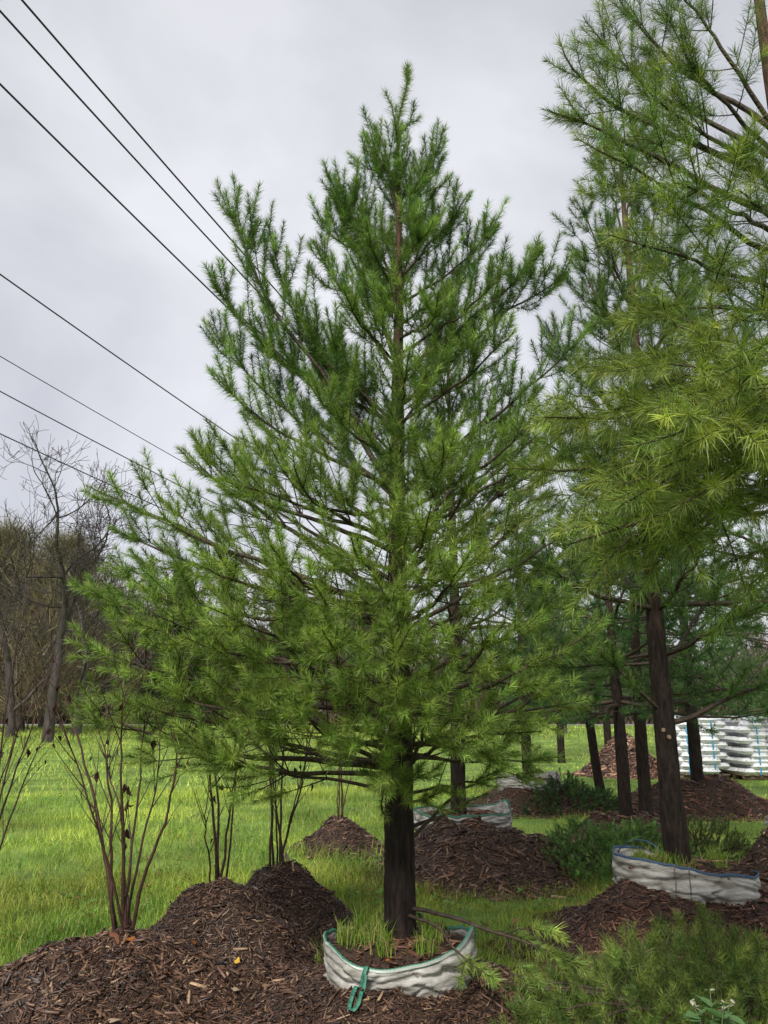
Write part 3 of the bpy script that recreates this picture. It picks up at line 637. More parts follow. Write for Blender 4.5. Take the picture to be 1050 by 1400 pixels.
def bag_shape(hx, hy, n=120, p=3.2):
    th = np.linspace(0, 2 * np.pi, n, endpoint=False)
    c, s = np.cos(th), np.sin(th)
    r = (np.abs(c / hx) ** p + np.abs(s / hy) ** p) ** (-1 / p)
    return th, r
def make_bag(center, hx, hy, rz, rim_f, bot_f, label, web, soil_z, seed=0, folds=1.0, p=3.2, web_r=.007, stitches=True):
    root = empty('planting_bag', center, rz); tag(root, label, 'planting bag', 'white planting bags around tree roots')
    th, r = bag_shape(hx, hy, 200, p); n = len(th); rows = 34
    rim = np.array([rim_f(a) for a in th]); bot = np.array([bot_f(a) for a in th])
    rim = rim + (vnoise(th * 6 + seed, th * 0 + seed) - .5) * .02
    t = np.linspace(0, 1, rows)[:, None]
    Z = bot + (rim - bot) * t
    arc = th * (hx + hy) / 2
    wr = (fbm(np.tile(arc * 3 + seed, (rows, 1)) + Z * 9, Z * 26 + np.tile(np.sin(th * 2), (rows, 1)) * 1.3, 4)) * .12 * folds
    rid = fbm(np.tile(np.cos(th) * 2.2 + seed, (rows, 1)) + Z * 3, Z * 11 + np.tile(np.sin(th) * 2.2 + np.sin(th * 3) * .3, (rows, 1)), 3)
    wr = wr * .38 - .026 * folds * np.clip(1 - np.abs(rid) * 16, 0, 1) ** 1.5 + .012 * folds * np.clip(1 - np.abs(rid - .07) * 16, 0, 1)
    fold = -.028 * folds * np.exp(-((Z - (rim - .085 - .03 * np.sin(th * 3 + seed))) / .012) ** 2) - .018 * folds * np.exp(-((Z - (rim - .045 + .025 * np.sin(th * 2 + 1 + seed))) / .009) ** 2)
    RR = r * (1 + .05 * np.sin(np.pi * np.clip(t * 1.05, 0, 1))) * (1 - .12 * (1 - t) ** 1.5) + (wr + fold) * np.sin(np.pi * np.clip(t * .95 + .05, 0, 1)) ** .6
    X, Y = RR * np.cos(th), RR * np.sin(th)
    # inner wall, folded down from the rim
    ti = np.linspace(0, 1, 7)[1:, None]
    Xi = (RR[-1] - .006 - .03 * ti) * np.cos(th); Yi = (RR[-1] - .006 - .03 * ti) * np.sin(th); Zi = rim - .17 * ti
    X = np.concatenate([X, Xi]); Y = np.concatenate([Y, Yi]); Z = np.concatenate([Z, Zi]); R2 = len(X)
    i = np.arange(R2 - 1)[:, None]; j = np.arange(n)[None]; j2 = (j + 1) % n
    F = np.stack([i * n + j + 0 * i, i * n + j2, (i + 1) * n + j2, (i + 1) * n + j], -1).reshape(-1, 4)
    obj('fabric', np_mesh('fabric', np.stack([X, Y, Z], -1).reshape(-1, 3), F, M['fabric'], smooth=True), root)
    rp = np.stack([RR[-1] * np.cos(th), RR[-1] * np.sin(th), rim + .002], -1)
    # flat edging band on the rim
    band = []
    prof = [(.003, -.013), (.004, .001), (.0, .004), (-.006, .002), (-.008, -.011)]
    bv = np.stack([np.stack([(RR[-1] + a) * np.cos(th), (RR[-1] + a) * np.sin(th), rim + b], -1) for a, b in prof], 0)
    i = np.arange(len(prof) - 1)[:, None]
    F = np.stack([i * n + j + 0 * i, i * n + j2, (i + 1) * n + j2, (i + 1) * n + j], -1).reshape(-1, 4)
    ed = obj('edging', np_mesh('edging', bv.reshape(-1, 3), F, M[web], smooth=True), root)
    if stitches:
        parts = []
        for k in range(0, 4 * n):
            a = k / (4 * n) * 2 * np.pi; rr_ = np.interp(a, np.append(th, 2 * np.pi), np.append(RR[-1], RR[-1][0])); zz = np.interp(a, np.append(th, 2 * np.pi), np.append(rim, rim[0]))
            d = np.array([math.cos(a), math.sin(a), 0]); da = np.array([-math.sin(a), math.cos(a), 0]) * .006
            parts.append(tube1([d * (rr_ + .0045) + da + UP * (zz - .013), d * (rr_ + .0050) - da + UP * (zz - .001)], .0014, 3))
        V, F = joinVF(parts); tag(obj('stitching', np_mesh('stitching', V, F, M['stitch']), ed), kind='stuff')
    # soil and litter inside
    rr_ = np.linspace(.002, 1, 16)[:, None]
    xs = rr_ * (RR[-1] - .02) * np.cos(th); ys = rr_ * (RR[-1] - .02) * np.sin(th)
    back_ = (rim < soil_z - .012) & (np.sin(th) > .15)
    edge_ = np.where(back_, -.004, np.minimum(rim, soil_z + .02) - .045 - soil_z)
    zs = soil_z + fbm(xs * 9 + seed, ys * 9, 3) * .05 + edge_ * np.clip(rr_ * 1.9 - .8, 0, 1) ** 1.2
    over = back_; zs[-1] = np.where(over, rim - .06, zs[-1]); xs[-1] = np.where(over, (RR[-1] + .03) * np.cos(th), xs[-1]); ys[-1] = np.where(over, (RR[-1] + .03) * np.sin(th), ys[-1])
    i = np.arange(15)[:, None]
    F = np.stack([i * n + j + 0 * i, (i + 1) * n + j, (i + 1) * n + j2, i * n + j2], -1).reshape(-1, 4)
    obj('soil', np_mesh('soil', np.stack([xs, ys, zs], -1).reshape(-1, 3), F, M['mulch'], smooth=True), root)
    m_ = 900; a = R.integers(0, n, m_); q = R.integers(1, 15, m_)
    pts = np.stack([xs[q, a], ys[q, a], zs[q, a] + .004], -1) + np.concatenate([R.normal(0, .015, (m_, 2)), np.zeros((m_, 1))], 1)
    tag(obj('wood_chips', chips_mesh('wood_chips', pts, np.tile(UP, (m_, 1)), .042, (1.5, 1.4, 1.3)), root), kind='stuff')
    return root, th, RR, rim
def bump_at(a, c, w, h): 
    d = (a - c + math.pi) % (2 * math.pi) - math.pi
    return h * math.exp(-(d / w) ** 2)
# bag 1 : angles in the bag frame (front is -90 deg)
b1c = (MX + .0, MY - .03, 0)
rim1 = lambda a: .385 + bump_at(a, rad(-18), .45, .085) + bump_at(a, rad(195), .4, .03) - bump_at(a, rad(-105), .5, .05) - bump_at(a, rad(95), .85, .075)
bot1 = lambda a: .10
bag1, th1, RR1, rimv1 = make_bag(b1c, .41, .41, rad(0), rim1, bot1, 'dirty white woven bag with green stitched edge at the big pine', 'green_web', .375, seed=3, p=2.25)
def ribbon(path, width_vec, thick=.003):
    P_ = np.asarray(path, float); W = np.asarray(width_vec, float)
    if W.ndim == 1: W = np.tile(W, (len(P_), 1))
    T = np.gradient(P_, axis=0); Nn = np.cross(T, W); Nn /= np.linalg.norm(Nn, axis=1, keepdims=True)
    n = len(P_); V = np.concatenate([P_ + W / 2 + Nn * thick / 2, P_ - W / 2 + Nn * thick / 2, P_ - W / 2 - Nn * thick / 2, P_ + W / 2 - Nn * thick / 2])
    i = np.arange(n - 1)[:, None]; k = np.arange(4)[None]; k2 = (k + 1) % 4
    F = np.stack([k * n + i, k2 * n + i, k2 * n + i + 1, k * n + i + 1], -1).reshape(-1, 4)
    return V, F
def smooth_path(P_, n=30):
    P_ = np.asarray(P_, float); t = np.linspace(0, len(P_) - 1, n); out_ = np.zeros((n, 3))
    for k, tt in enumerate(t):
        i = min(int(tt), len(P_) - 2); f = tt - i
        p0, p1, p2, p3 = P_[max(i - 1, 0)], P_[i], P_[i + 1], P_[min(i + 2, len(P_) - 1)]
        out_[k] = .5 * (2 * p1 + (p2 - p0) * f + (2 * p0 - 5 * p1 + 4 * p2 - p3) * f * f + (3 * p1 - p0 - 3 * p2 + p3) * f ** 3)
    return out_
def strap(root, th, RR, rim, ang, path, wid=.028, name='strap'):
    """path in (tangential, outward, z) relative to the rim point at angle ang"""
    r_ = np.interp(ang % (2 * np.pi), th, RR[-1]); z_ = np.interp(ang % (2 * np.pi), th, rim)
    d = np.array([math.cos(ang), math.sin(ang), 0]); tn = np.array([-math.sin(ang), math.cos(ang), 0])
    pp = np.array([d * (r_ + o) + tn * t_ + UP * (z_ + h) for t_, o, h in path])
    V, F = ribbon(smooth_path(pp, 36), unit(tn * .9 + d * .35) * wid)
    return obj(name, np_mesh(name, V, F, M['green_web'], smooth=True), root)
# hanging loop at the front, standing loops at the back right and behind the trunk
sa_ = rad(-113); rs_ = np.interp(sa_ % (2 * np.pi), th1, RR1[-1]); zs_ = np.interp(sa_ % (2 * np.pi), th1, rimv1)
def lay(o): return max(float(surf(b1c[0] + math.cos(sa_) * (rs_ + o), b1c[1] + math.sin(sa_) * (rs_ + o))) + .022 - zs_, -.25)
strap(bag1, th1, RR1, rimv1, sa_, [(0, -.004, -.03), (0, .008, .010), (-.008, .034, -.03), (-.016, .052, -.09), (-.022, .085, max(lay(.085), -.14)), (-.026, .13, lay(.13)), (-.018, .17, lay(.17)), (.004, .185, lay(.185) + .006), (.022, .16, lay(.16) + .01), (.020, .115, lay(.115) + .012), (.010, .075, -.08), (.004, .034, -.02)], .026)
strap(bag1, th1, RR1, rimv1, rad(12), [(-.10, -.01, -.03), (-.10, .0, .02), (-.06, -.02, .045), (0, -.04, .05), (.07, -.03, .045), (.12, .0, .02), (.13, .005, -.03)], .028)
strap(bag1, th1, RR1, rimv1, rad(75), [(-.05, 0, -.03), (-.04, 0, .06), (-.02, -.02, .10), (.01, -.03, .08), (.03, -.02, .0), (.03, -.02, -.04)], .03)
# bag 2
b2a = math.atan2(-.30, .85)
rim2 = lambda a: .56 - .045 * math.cos(a) - bump_at(a, rad(75), .9, .09)
bag2, th2, RR2, rimv2 = make_bag((RX + .03, RY - .02, 0), .48, .32, b2a, rim2, lambda a: .24, 'pale grey bag with blue edge and two dark vertical seams around the dark trunk', 'blue_web', .535, seed=8, p=3.4, folds=.75, stitches=False)
for a in (rad(-101), rad(-84)):
    k = int(round((a % (2 * np.pi)) / (2 * np.pi) * len(th2))) % len(th2)
    pts = np.stack([(RR2[:, k] + .004) * math.cos(th2[k]), (RR2[:, k] + .004) * math.sin(th2[k]), .24 + (rimv2[k] - .24) * np.linspace(0, 1, len(RR2))], -1)
    V, F = tube1(pts, .0045, 5); obj('seam', np_mesh('seam', V, F, M['seam']), bag2)
r_ = np.interp(rad(200), th2, RR2[-1])
pp = smooth_path([(-.46, .16, .53), (-.44, .15, .58), (-.36, .20, .635), (-.24, .24, .63), (-.16, .28, .56), (-.14, .28, .5)], 30)
V, F = ribbon(pp, np.array([.01, .03, .0])); obj('strap', np_mesh('strap', V, F, M['blue_web'], smooth=True), bag2)
# bag 3 (behind the big pine) and bag 4 (far)
bag3, th3, RR3, rimv3 = make_bag((t4[0] + .02, t4[1], 0), .52, .45, rad(12), lambda a: .50 + bump_at(a, rad(0), .5, .10) + bump_at(a, rad(180), .5, .02), lambda a: .22, 'clean white bag on the tall mound behind the big pine trunk', 'green_web', .47, seed=5, p=3.4, folds=.9, stitches=False)
strap(bag3, th3, RR3, rimv3, rad(-20), [(-.08, -.01, -.03), (-.08, 0, .02), (-.03, -.02, .06), (.04, -.02, .05), (.08, 0, .0), (.08, 0, -.03)], .03)
make_bag((2.42, 13.6, 0), .52, .45, rad(-8), lambda a: .52 + .05 * math.sin(a * 2 + .5), lambda a: .2, 'crumpled white bag on the farthest bagged mound, half hidden by branches', 'fabric', .46, seed=12, p=3, folds=1.4, stitches=False)
make_bag((4.15, 7.7, 0), .5, .42, rad(20), lambda a: .60, lambda a: .3, 'grey bag corner on the dark mound at the right picture edge', 'seam', .55, seed=14, p=3, folds=1.1, stitches=False)

# ------------------------------------------------------------------ multi-stemmed bare shrubs
def leaf_mesh(name, col_, L=.06, W=.035, curl=.25):
    x = np.linspace(0, 1, 7); wv = np.sin(np.pi * x ** .8) * W * .5
    V = []; 
    for a, b in zip(x, wv):
        for s_ in (-1, 0, 1): V.append((a * L, s_ * b * (1 + .25 * math.sin(a * 18)), -abs(s_) * b * .3 + curl * L * (a - .5) ** 2))
    F = [[i * 3 + k, i * 3 + k + 1, (i + 1) * 3 + k + 1, (i + 1) * 3 + k] for i in range(6) for k in (0, 1)]
    return np_mesh(name, np.array(V), np.array(F), M['deadleaf'], np.tile(col_, (len(V), 1)), smooth=True)
LEAF = {'dark': leaf_mesh('dead_leaf', (.035, .015, .012), .05, .022, .9), 'brown': leaf_mesh('fallen_leaf', (.16, .06, .03)), 'yellow': leaf_mesh('fallen_leaf', (.62, .40, .06)), 'tan': leaf_mesh('fallen_leaf', (.36, .27, .19)), 'orange': leaf_mesh('fallen_leaf', (.34, .12, .03))}
def shrub(base, tips, r0, label, seed, leaves=14, twig_len=.35, nt=8):
    r = np.random.default_rng(seed); root = empty('bare_shrub', base); tag(root, label, 'shrub', 'bare multi-stemmed shrubs')
    B = np.array(base)
    for T in tips:
        T = np.asarray(T, float); v = T - B; L = np.linalg.norm(v)
        b0 = B + np.array([r.normal(0, .035), r.normal(0, .03), -.06])
        pts = bez(b0, b0 + v * .3 + UP * L * .10, T - v * .3 + r.normal(0, .11, 3), T, 18)
        pts[2:] += np.cumsum(r.normal(0, .006, (16, 3)), 0)
        rr_ = r0 * r.uniform(.45, .8)
        parts = [tube1(pts, np.linspace(rr_, .0022, 18), 7)]
        for k in range(nt):
            i = int(r.integers(5, 17)); d = unit(pts[min(i + 1, 17)] - pts[i - 1]); sd_ = unit(np.cross(d, r.normal(0, 1, 3)))
            l = twig_len * r.uniform(.4, 1.2); dr = unit(d * .9 + sd_ * .6 + UP * .2)
            tt = np.linspace(0, 1, 6)[:, None]; q = pts[i] + dr * l * tt + UP * .12 * l * tt ** 2 + np.cumsum(r.normal(0, .003, (6, 3)), 0) * tt
            parts.append(tube1(q, np.linspace(.0035, .0012, 6), 4))
            if leaves and r.random() < .5:
                for _ in range(int(r.integers(1, 3))):
                    o = obj('dead_leaf', LEAF['dark'], root); e = q[int(r.integers(3, 6))] - B
                    o.location = e; o.rotation_euler = (r.normal(0, .5), rad(70) + r.normal(0, .4), r.random() * 6.28); f = r.uniform(.7, 1.5); o.scale = (f,) * 3
        V, F = joinVF(parts); obj('stem', np_mesh('stem', V - B, F, M['stem'], smooth=True), root)
    return root
def stips(px_list, Y): return [at_y(px, py - 45, Y + dy) for px, py, dy in px_list]
sA = np.array([-1.41, 4.58, 0]); sA[2] = float(mulch_height(sA[0], sA[1]))
shrub(sA, stips([(78, 1015, -.1), (70, 930, .25), (120, 985, .15), (165, 960, -.1), (200, 1000, .1), (225, 1005, -.15), (205, 930, .2), (140, 1060, .35)], sA[1]), .017, 'bare reddish shrub fanning out from the large foreground mound', 1, 26)
sB = np.array([-1.11, 5.56, 0]); sB[2] = float(mulch_height(sB[0], sB[1]))
shrub(sB, stips([(280, 940, .1), (298, 1095, -.05), (305, 980, .2), (345, 1005, -.1), (335, 940, .2)], sB[1]), .015, 'slim dark stems on the mound left of the domed one', 2, 10)
sC = np.array([-.82, 6.36, 0]); sC[2] = float(mulch_height(sC[0], sC[1]))
shrub(sC, stips([(358, 1000, 0), (370, 960, .15), (385, 980, -.1), (400, 950, .1), (425, 1020, 0), (438, 990, .2), (380, 900, .3)], sC[1]), .015, 'many-stemmed brown shrub on top of the steep domed mound', 3, 14)
sD = np.array([-.52, 9.77, 0]); sD[2] = float(mulch_height(sD[0], sD[1]))
shrub(sD, stips([(450, 1010, 0), (462, 980, .2), (475, 1000, -.1), (495, 1030, .1), (480, 960, 0)], sD[1]), .014, 'thin small shrub on the low far mound left of the trunk', 4, 8)
sE = np.array([-2.95, 6.1, 0.]); sE[2] = float(surf(sE[0], sE[1]))
shrub(sE, stips([(50, 985, .0), (35, 1000, .1), (20, 830, -.1), (60, 790, .15), (8, 900, 0), (100, 880, .2), (-20, 960, .1), (85, 985, .3)], sE[1]), .014, 'tall bare shrub at the left picture edge growing in the grass', 5, 40, .55, 9)

# ------------------------------------------------------------------ low evergreen shrubs
def low_pine(center, hw, hd, h, n, label, seed, col_, tip_, nl=.05, dens=520, width=.0026, name='low_pine_shrub', mat='needle', segs=1, shoot=.16):
    r = np.random.default_rng(seed); P = Pine(seed, needle_len=nl, dens=dens, width=width, col=col_, tipcol=tip_, nzone=.3, segs=segs)
    root = empty(name, center); tag(root, label, 'shrub'); C0 = np.array(center)
    big = []
    for k in range(n):
        a = r.random() * 6.283; q = math.sqrt(r.random()); x, y = q * math.cos(a) * hw, q * math.sin(a) * hd
        dome = h * (1 - q ** 2.2) * (.55 + .9 * vnoise(x * 3.2 + seed, y * 3.2)) + .03
        z = dome * (1 - .55 * r.random() ** 2.0)
        d = unit(np.array([math.cos(a) * q * 1.1 + r.normal(0, .45), math.sin(a) * q * 1.1 + r.normal(0, .45) - .15, .75 + r.normal(0, .3)]))
        l = shoot * r.uniform(.6, 1.3); tt = np.linspace(0, 1, 4)[:, None]
        p = C0 + (x, y, z); pts = p + d * l * (tt - .6) + UP * .2 * l * tt ** 2
        P.add_fine(pts, np.linspace(.003, .001, 4), 0); P.needles_on(pts, l)
    for k in range(16):
        a = r.random() * 6.283; e = C0 + (math.cos(a) * hw * .8, math.sin(a) * hd * .8, h * .55)
        pts = bez(C0 + (0, 0, -.03), C0 + (math.cos(a) * hw * .3, math.sin(a) * hd * .3, h * .7), e + (0, 0, h * .1), e, 10)
        o = obj('branch', np_mesh('branch', tube1(pts - C0, np.linspace(.012, .003, 10), 5)[0], tube1(pts, np.linspace(.012, .003, 10), 5)[1], M['limb'], smooth=True), root)
    P.limbs.append((np.array([C0, C0 + .01 * UP, C0 + .05 * UP]), np.array([.01, .01, .008]))); V, F = P.wood(0)
    tag(obj('twigs', np_mesh('twigs', V - C0, F, M['twig']), root), kind='stuff')
    V, F, c = P.needle_arrays(); STAT[label[:30]] = len(F)
    obj('crown', np_mesh('crown', V - C0, F, M[mat], c), root)
    return root
low_pine((1.62, 4.32, .0), 1.15, .55, .40, 820, 'low spreading yellow-green pine shrub in the right foreground', 61, ((.12, .20, .04), (.06, .125, .034)), (.25, .30, .07), nl=.055, dens=560, shoot=.19)
low_pine((2.25, 8.25, .0), 1.05, .55, .40, 1100, 'mid green mounded feathery juniper left of the dark trunk', 62, ((.11, .24, .065), (.065, .165, .055)), (.20, .34, .09), nl=.032, dens=560, width=.0042, name='juniper_shrub', mat='juniper', shoot=.13)
low_pine((3.3, 8.7, .0), .75, .45, .36, 500, 'smaller olive juniper right of the dark trunk', 63, ((.08, .13, .04), (.055, .10, .036)), (.14, .18, .055), nl=.03, dens=480, width=.0042, name='juniper_shrub', mat='juniper', shoot=.13)
low_pine((2.95, 12.9, .0), .9, .5, .45, 380, 'far dark evergreen shrub near the crumpled bag', 64, ((.028, .085, .03), (.02, .06, .026)), (.06, .14, .04), nl=.04, dens=420, width=.006, name='juniper_shrub', mat='juniper', shoot=.15)

# small pale weed in the lower right corner
def weed(base, label):
    r = np.random.default_rng(9); root = empty('weed_plant', base); tag(root, label, 'plant')
    lm = mat_leaf('weed_leaf', .6, .2, .2)
    x = np.linspace(0, 1, 6); V = []
    for a in x:
        for s_ in (-1, 0, 1): V.append((a, s_ * .28 * math.sin(math.pi * a ** .7), -.25 * a * a + .06 * abs(s_)))
    F = np.array([[i * 3 + k, i * 3 + k + 1, (i + 1) * 3 + k + 1, (i + 1) * 3 + k] for i in range(5) for k in (0, 1)])
    leafs = [np_mesh('leaf', np.array(V), F, lm, np.tile(c, (len(V), 1)), smooth=True) for c in ((.10, .19, .07), (.3, .34, .22), (.42, .40, .32))]
    for k in range(5):
        e = np.array([r.normal(0, .10), r.normal(0, .05), r.uniform(.22, .36)]); pts = bez(np.zeros(3), e * .3 + UP * .05, e * .8, e, 8)
        V2, F2 = tube1(pts, np.linspace(.004, .002, 8), 5); obj('stem', np_mesh('stem', V2, F2, lm, np.tile((.16, .2, .09), (len(V2), 1))), root)
        for q in range(16):
            i = int(r.integers(2, 8)); o = obj('leaf', leafs[0 if i < 6 else int(r.integers(1, 3))], root); o.location = pts[i]
            f = (.075 if i < 6 else .028) * r.uniform(.6, 1.2); o.scale = (f,) * 3; o.rotation_euler = (r.normal(0, .4), r.uniform(-.8, .3), r.random() * 6.28)
    return root
wp = on_z(975, 1392, .32); weed((wp[0], wp[1], .08), 'pale leafy weed with whitish heads in the lower right corner')

# ------------------------------------------------------------------ grass
BAGS = [(MX, MY, .46), (RX, RY, .5), (t4[0], t4[1], .52)]
def blades(pos, L, W, seed, three=True, lean=.75):
    r = np.random.default_rng(seed); n = len(pos)
    a = r.random(n) * 6.283; b = a + r.normal(0, 1.2, n)
    sv = np.stack([np.cos(b + 1.57), np.sin(b + 1.57), np.zeros(n)], -1) * (W / 2)[:, None]
    le = np.abs(r.normal(0, lean, n)) + .08
    d1 = np.stack([np.cos(a) * le * .6, np.sin(a) * le * .6, np.ones(n)], -1); d1 /= np.linalg.norm(d1, axis=1, keepdims=True)
    d2 = np.stack([np.cos(a) * le * 2.1, np.sin(a) * le * 2.1, 1 - le * .6], -1); d2 /= np.linalg.norm(d2, axis=1, keepdims=True)
    if three:
        m = pos + d1 * (L * .55)[:, None]; e = m + d2 * (L * .45)[:, None]
        V = np.stack([pos + sv, pos - sv, m + sv * .8, m - sv * .8, e], 1).reshape(-1, 3); b5 = np.arange(n)[:, None] * 5
        F = np.stack([b5 + [[0, 1, 3]], b5 + [[0, 3, 2]], b5 + [[2, 3, 4]]], 1).reshape(-1, 3); k = 5
    else:
        V = np.stack([pos + sv, pos - sv, pos + unit_rows(d1 + d2 * .6) * L[:, None]], 1).reshape(-1, 3); F = np.arange(3 * n).reshape(-1, 3); k = 3
    return V, F, k
def grass_cols(x, y, r):
    n = len(x)
    t = np.clip(vnoise(x * .55 + 3, y * .55) * .7 + vnoise(x * 2.6, y * 2.6 + 8) * .9 - .3, 0, 1)[:, None]
    c = np.array([.19, .32, .055]) * (1 - t) + np.array([.56, .63, .13]) * t
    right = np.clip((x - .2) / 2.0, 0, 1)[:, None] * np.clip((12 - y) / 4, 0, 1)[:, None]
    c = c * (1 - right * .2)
    c = c * r.uniform(.4, 1.5, (n, 1))
    c = c * (.5 + .95 * vnoise(x * .8 + 31, y * .8 + 12) + .25 * (vnoise(x * 4.3, y * 4.3) - .5))[:, None]
    straw = r.random(n) < .05 + .14 * right[:, 0] + .2 * np.clip(vnoise(x * 1.1 + 40, y * 1.1) - .72, 0, 1); c[straw] = np.array([.36, .30, .13]) * r.uniform(.6, 1.1, (straw.sum(), 1))
    return c
def grass_zone(d0, d1, n, L, W, seed, three, az=rad(42)):
    r = np.random.default_rng(seed)
    d = np.sqrt(r.uniform(d0 ** 2, d1 ** 2, n)); a = r.uniform(-az, az, n); x, y = d * np.sin(a), d * np.cos(a)
    h = mulch_height(x, y); gh = ground_h(x, y)
    keep = (h < gh + .015 + .05 * (r.random(n) < .25)) & (r.random(n) < .35 + 1.0 * vnoise(x * 1.7, y * 1.7 + 4))
    x, y = x[keep], y[keep]; n = len(x)
    z = np.maximum(gh[keep], h[keep]) - .01
    patch = .35 + .7 * vnoise(x * .9 + 20, y * .9) + .6 * vnoise(x * 3.1, y * 3.1 + 7)
    rightshort = 1 - .4 * np.clip((x + .3) / 1.2, 0, 1)
    l = L * r.uniform(.5, 1.35, n) * patch * rightshort; w_ = W * r.uniform(.6, 1.3, n)
    V, F, k = blades(np.stack([x, y, z], -1), l, w_, seed, three)
    c = grass_cols(x, y, r)
    return V, F, np.repeat(c, k, 0)
Gs = [grass_zone(3.6, 8.5, 105000, .135, .0062, 1, True), grass_zone(8.0, 17, 104000, .14, .010, 2, False), grass_zone(16.5, 45, 72000, .16, .024, 3, False), grass_zone(44, 80, 40000, .3, .06, 4, False)]
off = 0; Vs = []; Fs = []; Cs = []
for V, F, c in Gs: Vs.append(V); Fs.append(F + off); Cs.append(c); off += len(V)
STAT['grass'] = sum(len(f) for f in Fs)
tag(obj('grass', np_mesh('grass', np.concatenate(Vs), np.concatenate(Fs), M['grass'], np.concatenate(Cs))), 'bright green autumn grass of the lawn', 'grass', kind='stuff')
# broad-leaved weeds and small leaf litter in the lawn
r = np.random.default_rng(91); n = 2600
d = 3.8 * np.exp(r.random(n) * math.log(22 / 3.8)); a = r.uniform(-rad(42), rad(42), n); x, y = d * np.sin(a), d * np.cos(a)
k_ = (vnoise(x * 1.3 + 60, y * 1.3) > .45) & (mulch_height(x, y) < ground_h(x, y) + .01); x, y = x[k_], y[k_]
x = np.repeat(x, 5) + r.normal(0, .03, len(x) * 5); y = np.repeat(y, 5) + r.normal(0, .03, len(y) * 5); n = len(x)
z = ground_h(x, y) + r.uniform(.03, .09, n); a = r.random(n) * 6.283; L_ = r.uniform(.03, .075, n); W_ = L_ * r.uniform(.3, .55, n)
ax = np.stack([np.cos(a), np.sin(a), r.uniform(-.1, .6, n)], -1) * L_[:, None]; sv = np.stack([-np.sin(a), np.cos(a), r.normal(0, .3, n)], -1) * (W_ / 2)[:, None]
p = np.stack([x, y, z], -1); V = np.stack([p, p + ax * .5 + sv, p + ax, p + ax * .5 - sv], 1).reshape(-1, 3)
c = np.array([.10, .20, .04]) * r.uniform(.6, 1.8, (n, 1)); dry = r.random(n) < .12; c[dry] = np.array([.26, .15, .07]) * r.uniform(.5, 1.4, (dry.sum(), 1))
tag(obj('lawn_weeds', np_mesh('lawn_weeds', V, np.arange(4 * n).reshape(-1, 4), M['grass'], np.repeat(c, 4, 0))), 'broad-leaved weeds and leaf litter scattered in the lawn', 'weeds', kind='stuff')
# grass growing inside the two front bags
for (cx, cy, rx_, ry_, z0, n, ln, nm, sx_) in ((MX, MY - .03, .36, .34, .365, 700, .12, 'tufts of thin grass growing inside the green trimmed bag', 0), (RX + .05, RY, .42, .28, .53, 520, .10, 'short grass growing inside the blue trimmed bag', 0)):
    r = np.random.default_rng(77); cl = r.uniform(-1, 1, (16, 2)); cl = cl[(cl ** 2).sum(1) < 1]
    q = cl[r.integers(0, len(cl), n)] + r.normal(0, .10, (n, 2)); q = q[((q ** 2).sum(1) < .9) & ((q ** 2).sum(1) > .06)]
    pos = np.stack([cx + q[:, 0] * rx_, cy + q[:, 1] * ry_, np.full(len(q), z0)], -1)
    V, F, k = blades(pos, ln * r.uniform(.5, 1.4, len(q)), .0055 * r.uniform(.7, 1.3, len(q)), 5, True, .45)
    c = np.array([.17, .27, .04]) * r.uniform(.7, 1.3, (len(q), 1)); c[r.random(len(q)) < .15] = (.36, .30, .13)
    tag(obj('grass_tufts', np_mesh('grass_tufts', V, F, M['grass'], np.repeat(c, k, 0))), nm, 'grass', kind='stuff')

# ------------------------------------------------------------------ fallen leaves (pixel, on which surface)
LV = [(322, 1318, 'yellow', 'yellow fallen leaf lying alone on the flat mulch left of the green trimmed bag'), (272, 1272, 'tan', 'pale tan leaf on the mulch right of the reddish shrub'),
 (184, 1281, 'orange', 'orange-brown leaf right beside the base of the reddish shrub'), (268, 1288, 'orange', 'orange-brown leaf just below the pale tan one on the mulch'), (118, 1196, 'yellow', 'yellow leaf in the grass behind the reddish shrub'),
 (150, 1275, 'brown', 'dark red-brown leaf touching the left side of the reddish shrub base'), (97, 1340, 'tan', 'pale tan leaf on the front slope of the large foreground mound'), (148, 1392, 'tan', 'pale tan leaf at the bottom edge of the picture on the mulch'),
 (438, 1217, 'orange', 'orange-brown leaf at the right foot of the domed mound'), (320, 1350, 'tan', 'pale tan leaf below the single yellow leaf on the mulch'), (230, 1330, 'brown', 'dark red-brown leaf in the middle of the large foreground mound'),
 (455, 1232, 'yellow', 'yellow leaf in the grass between the domed mound and the big trunk'), (497, 1262, 'yellow', 'yellow leaf at the back rim of the green trimmed bag'), (530, 1311, 'orange', 'orange-brown leaf inside the green trimmed bag below the trunk'),
 (610, 1205, 'tan', 'pale tan leaf on the left slope of the tall mound behind the big trunk'), (690, 1210, 'tan', 'pale tan leaf at the right foot of the tall mound behind the big trunk'), (20, 1345, 'brown', 'dark red-brown leaf at the left picture edge on the mulch'),
 (395, 1178, 'tan', 'pale tan leaf on top of the steep domed mound'), (405, 1290, 'brown', 'dark red-brown leaf on the mulch close left of the green trimmed bag')]
for k, (px, py, kind, lab) in enumerate(LV):
    d = ray(px, py); t_ = 3.0
    while t_ < 14:
        p = np.array([0, 0, CAMZ]) + d * t_
        hz = float(surf(p[0], p[1]))
        if (p[0] - MX) ** 2 + (p[1] - MY) ** 2 < .14: hz = max(hz, .36)
        if p[2] < hz + .02: break
        t_ += .02
    o = obj('fallen_leaf', LEAF[kind]); o.location = p; o.rotation_euler = (R.normal(0, .3), R.normal(0, .3) - .25, R.random() * 6.28); f = R.uniform(.8, 1.4); o.scale = (f,) * 3
    tag(o, lab, 'leaf', 'fallen leaves')

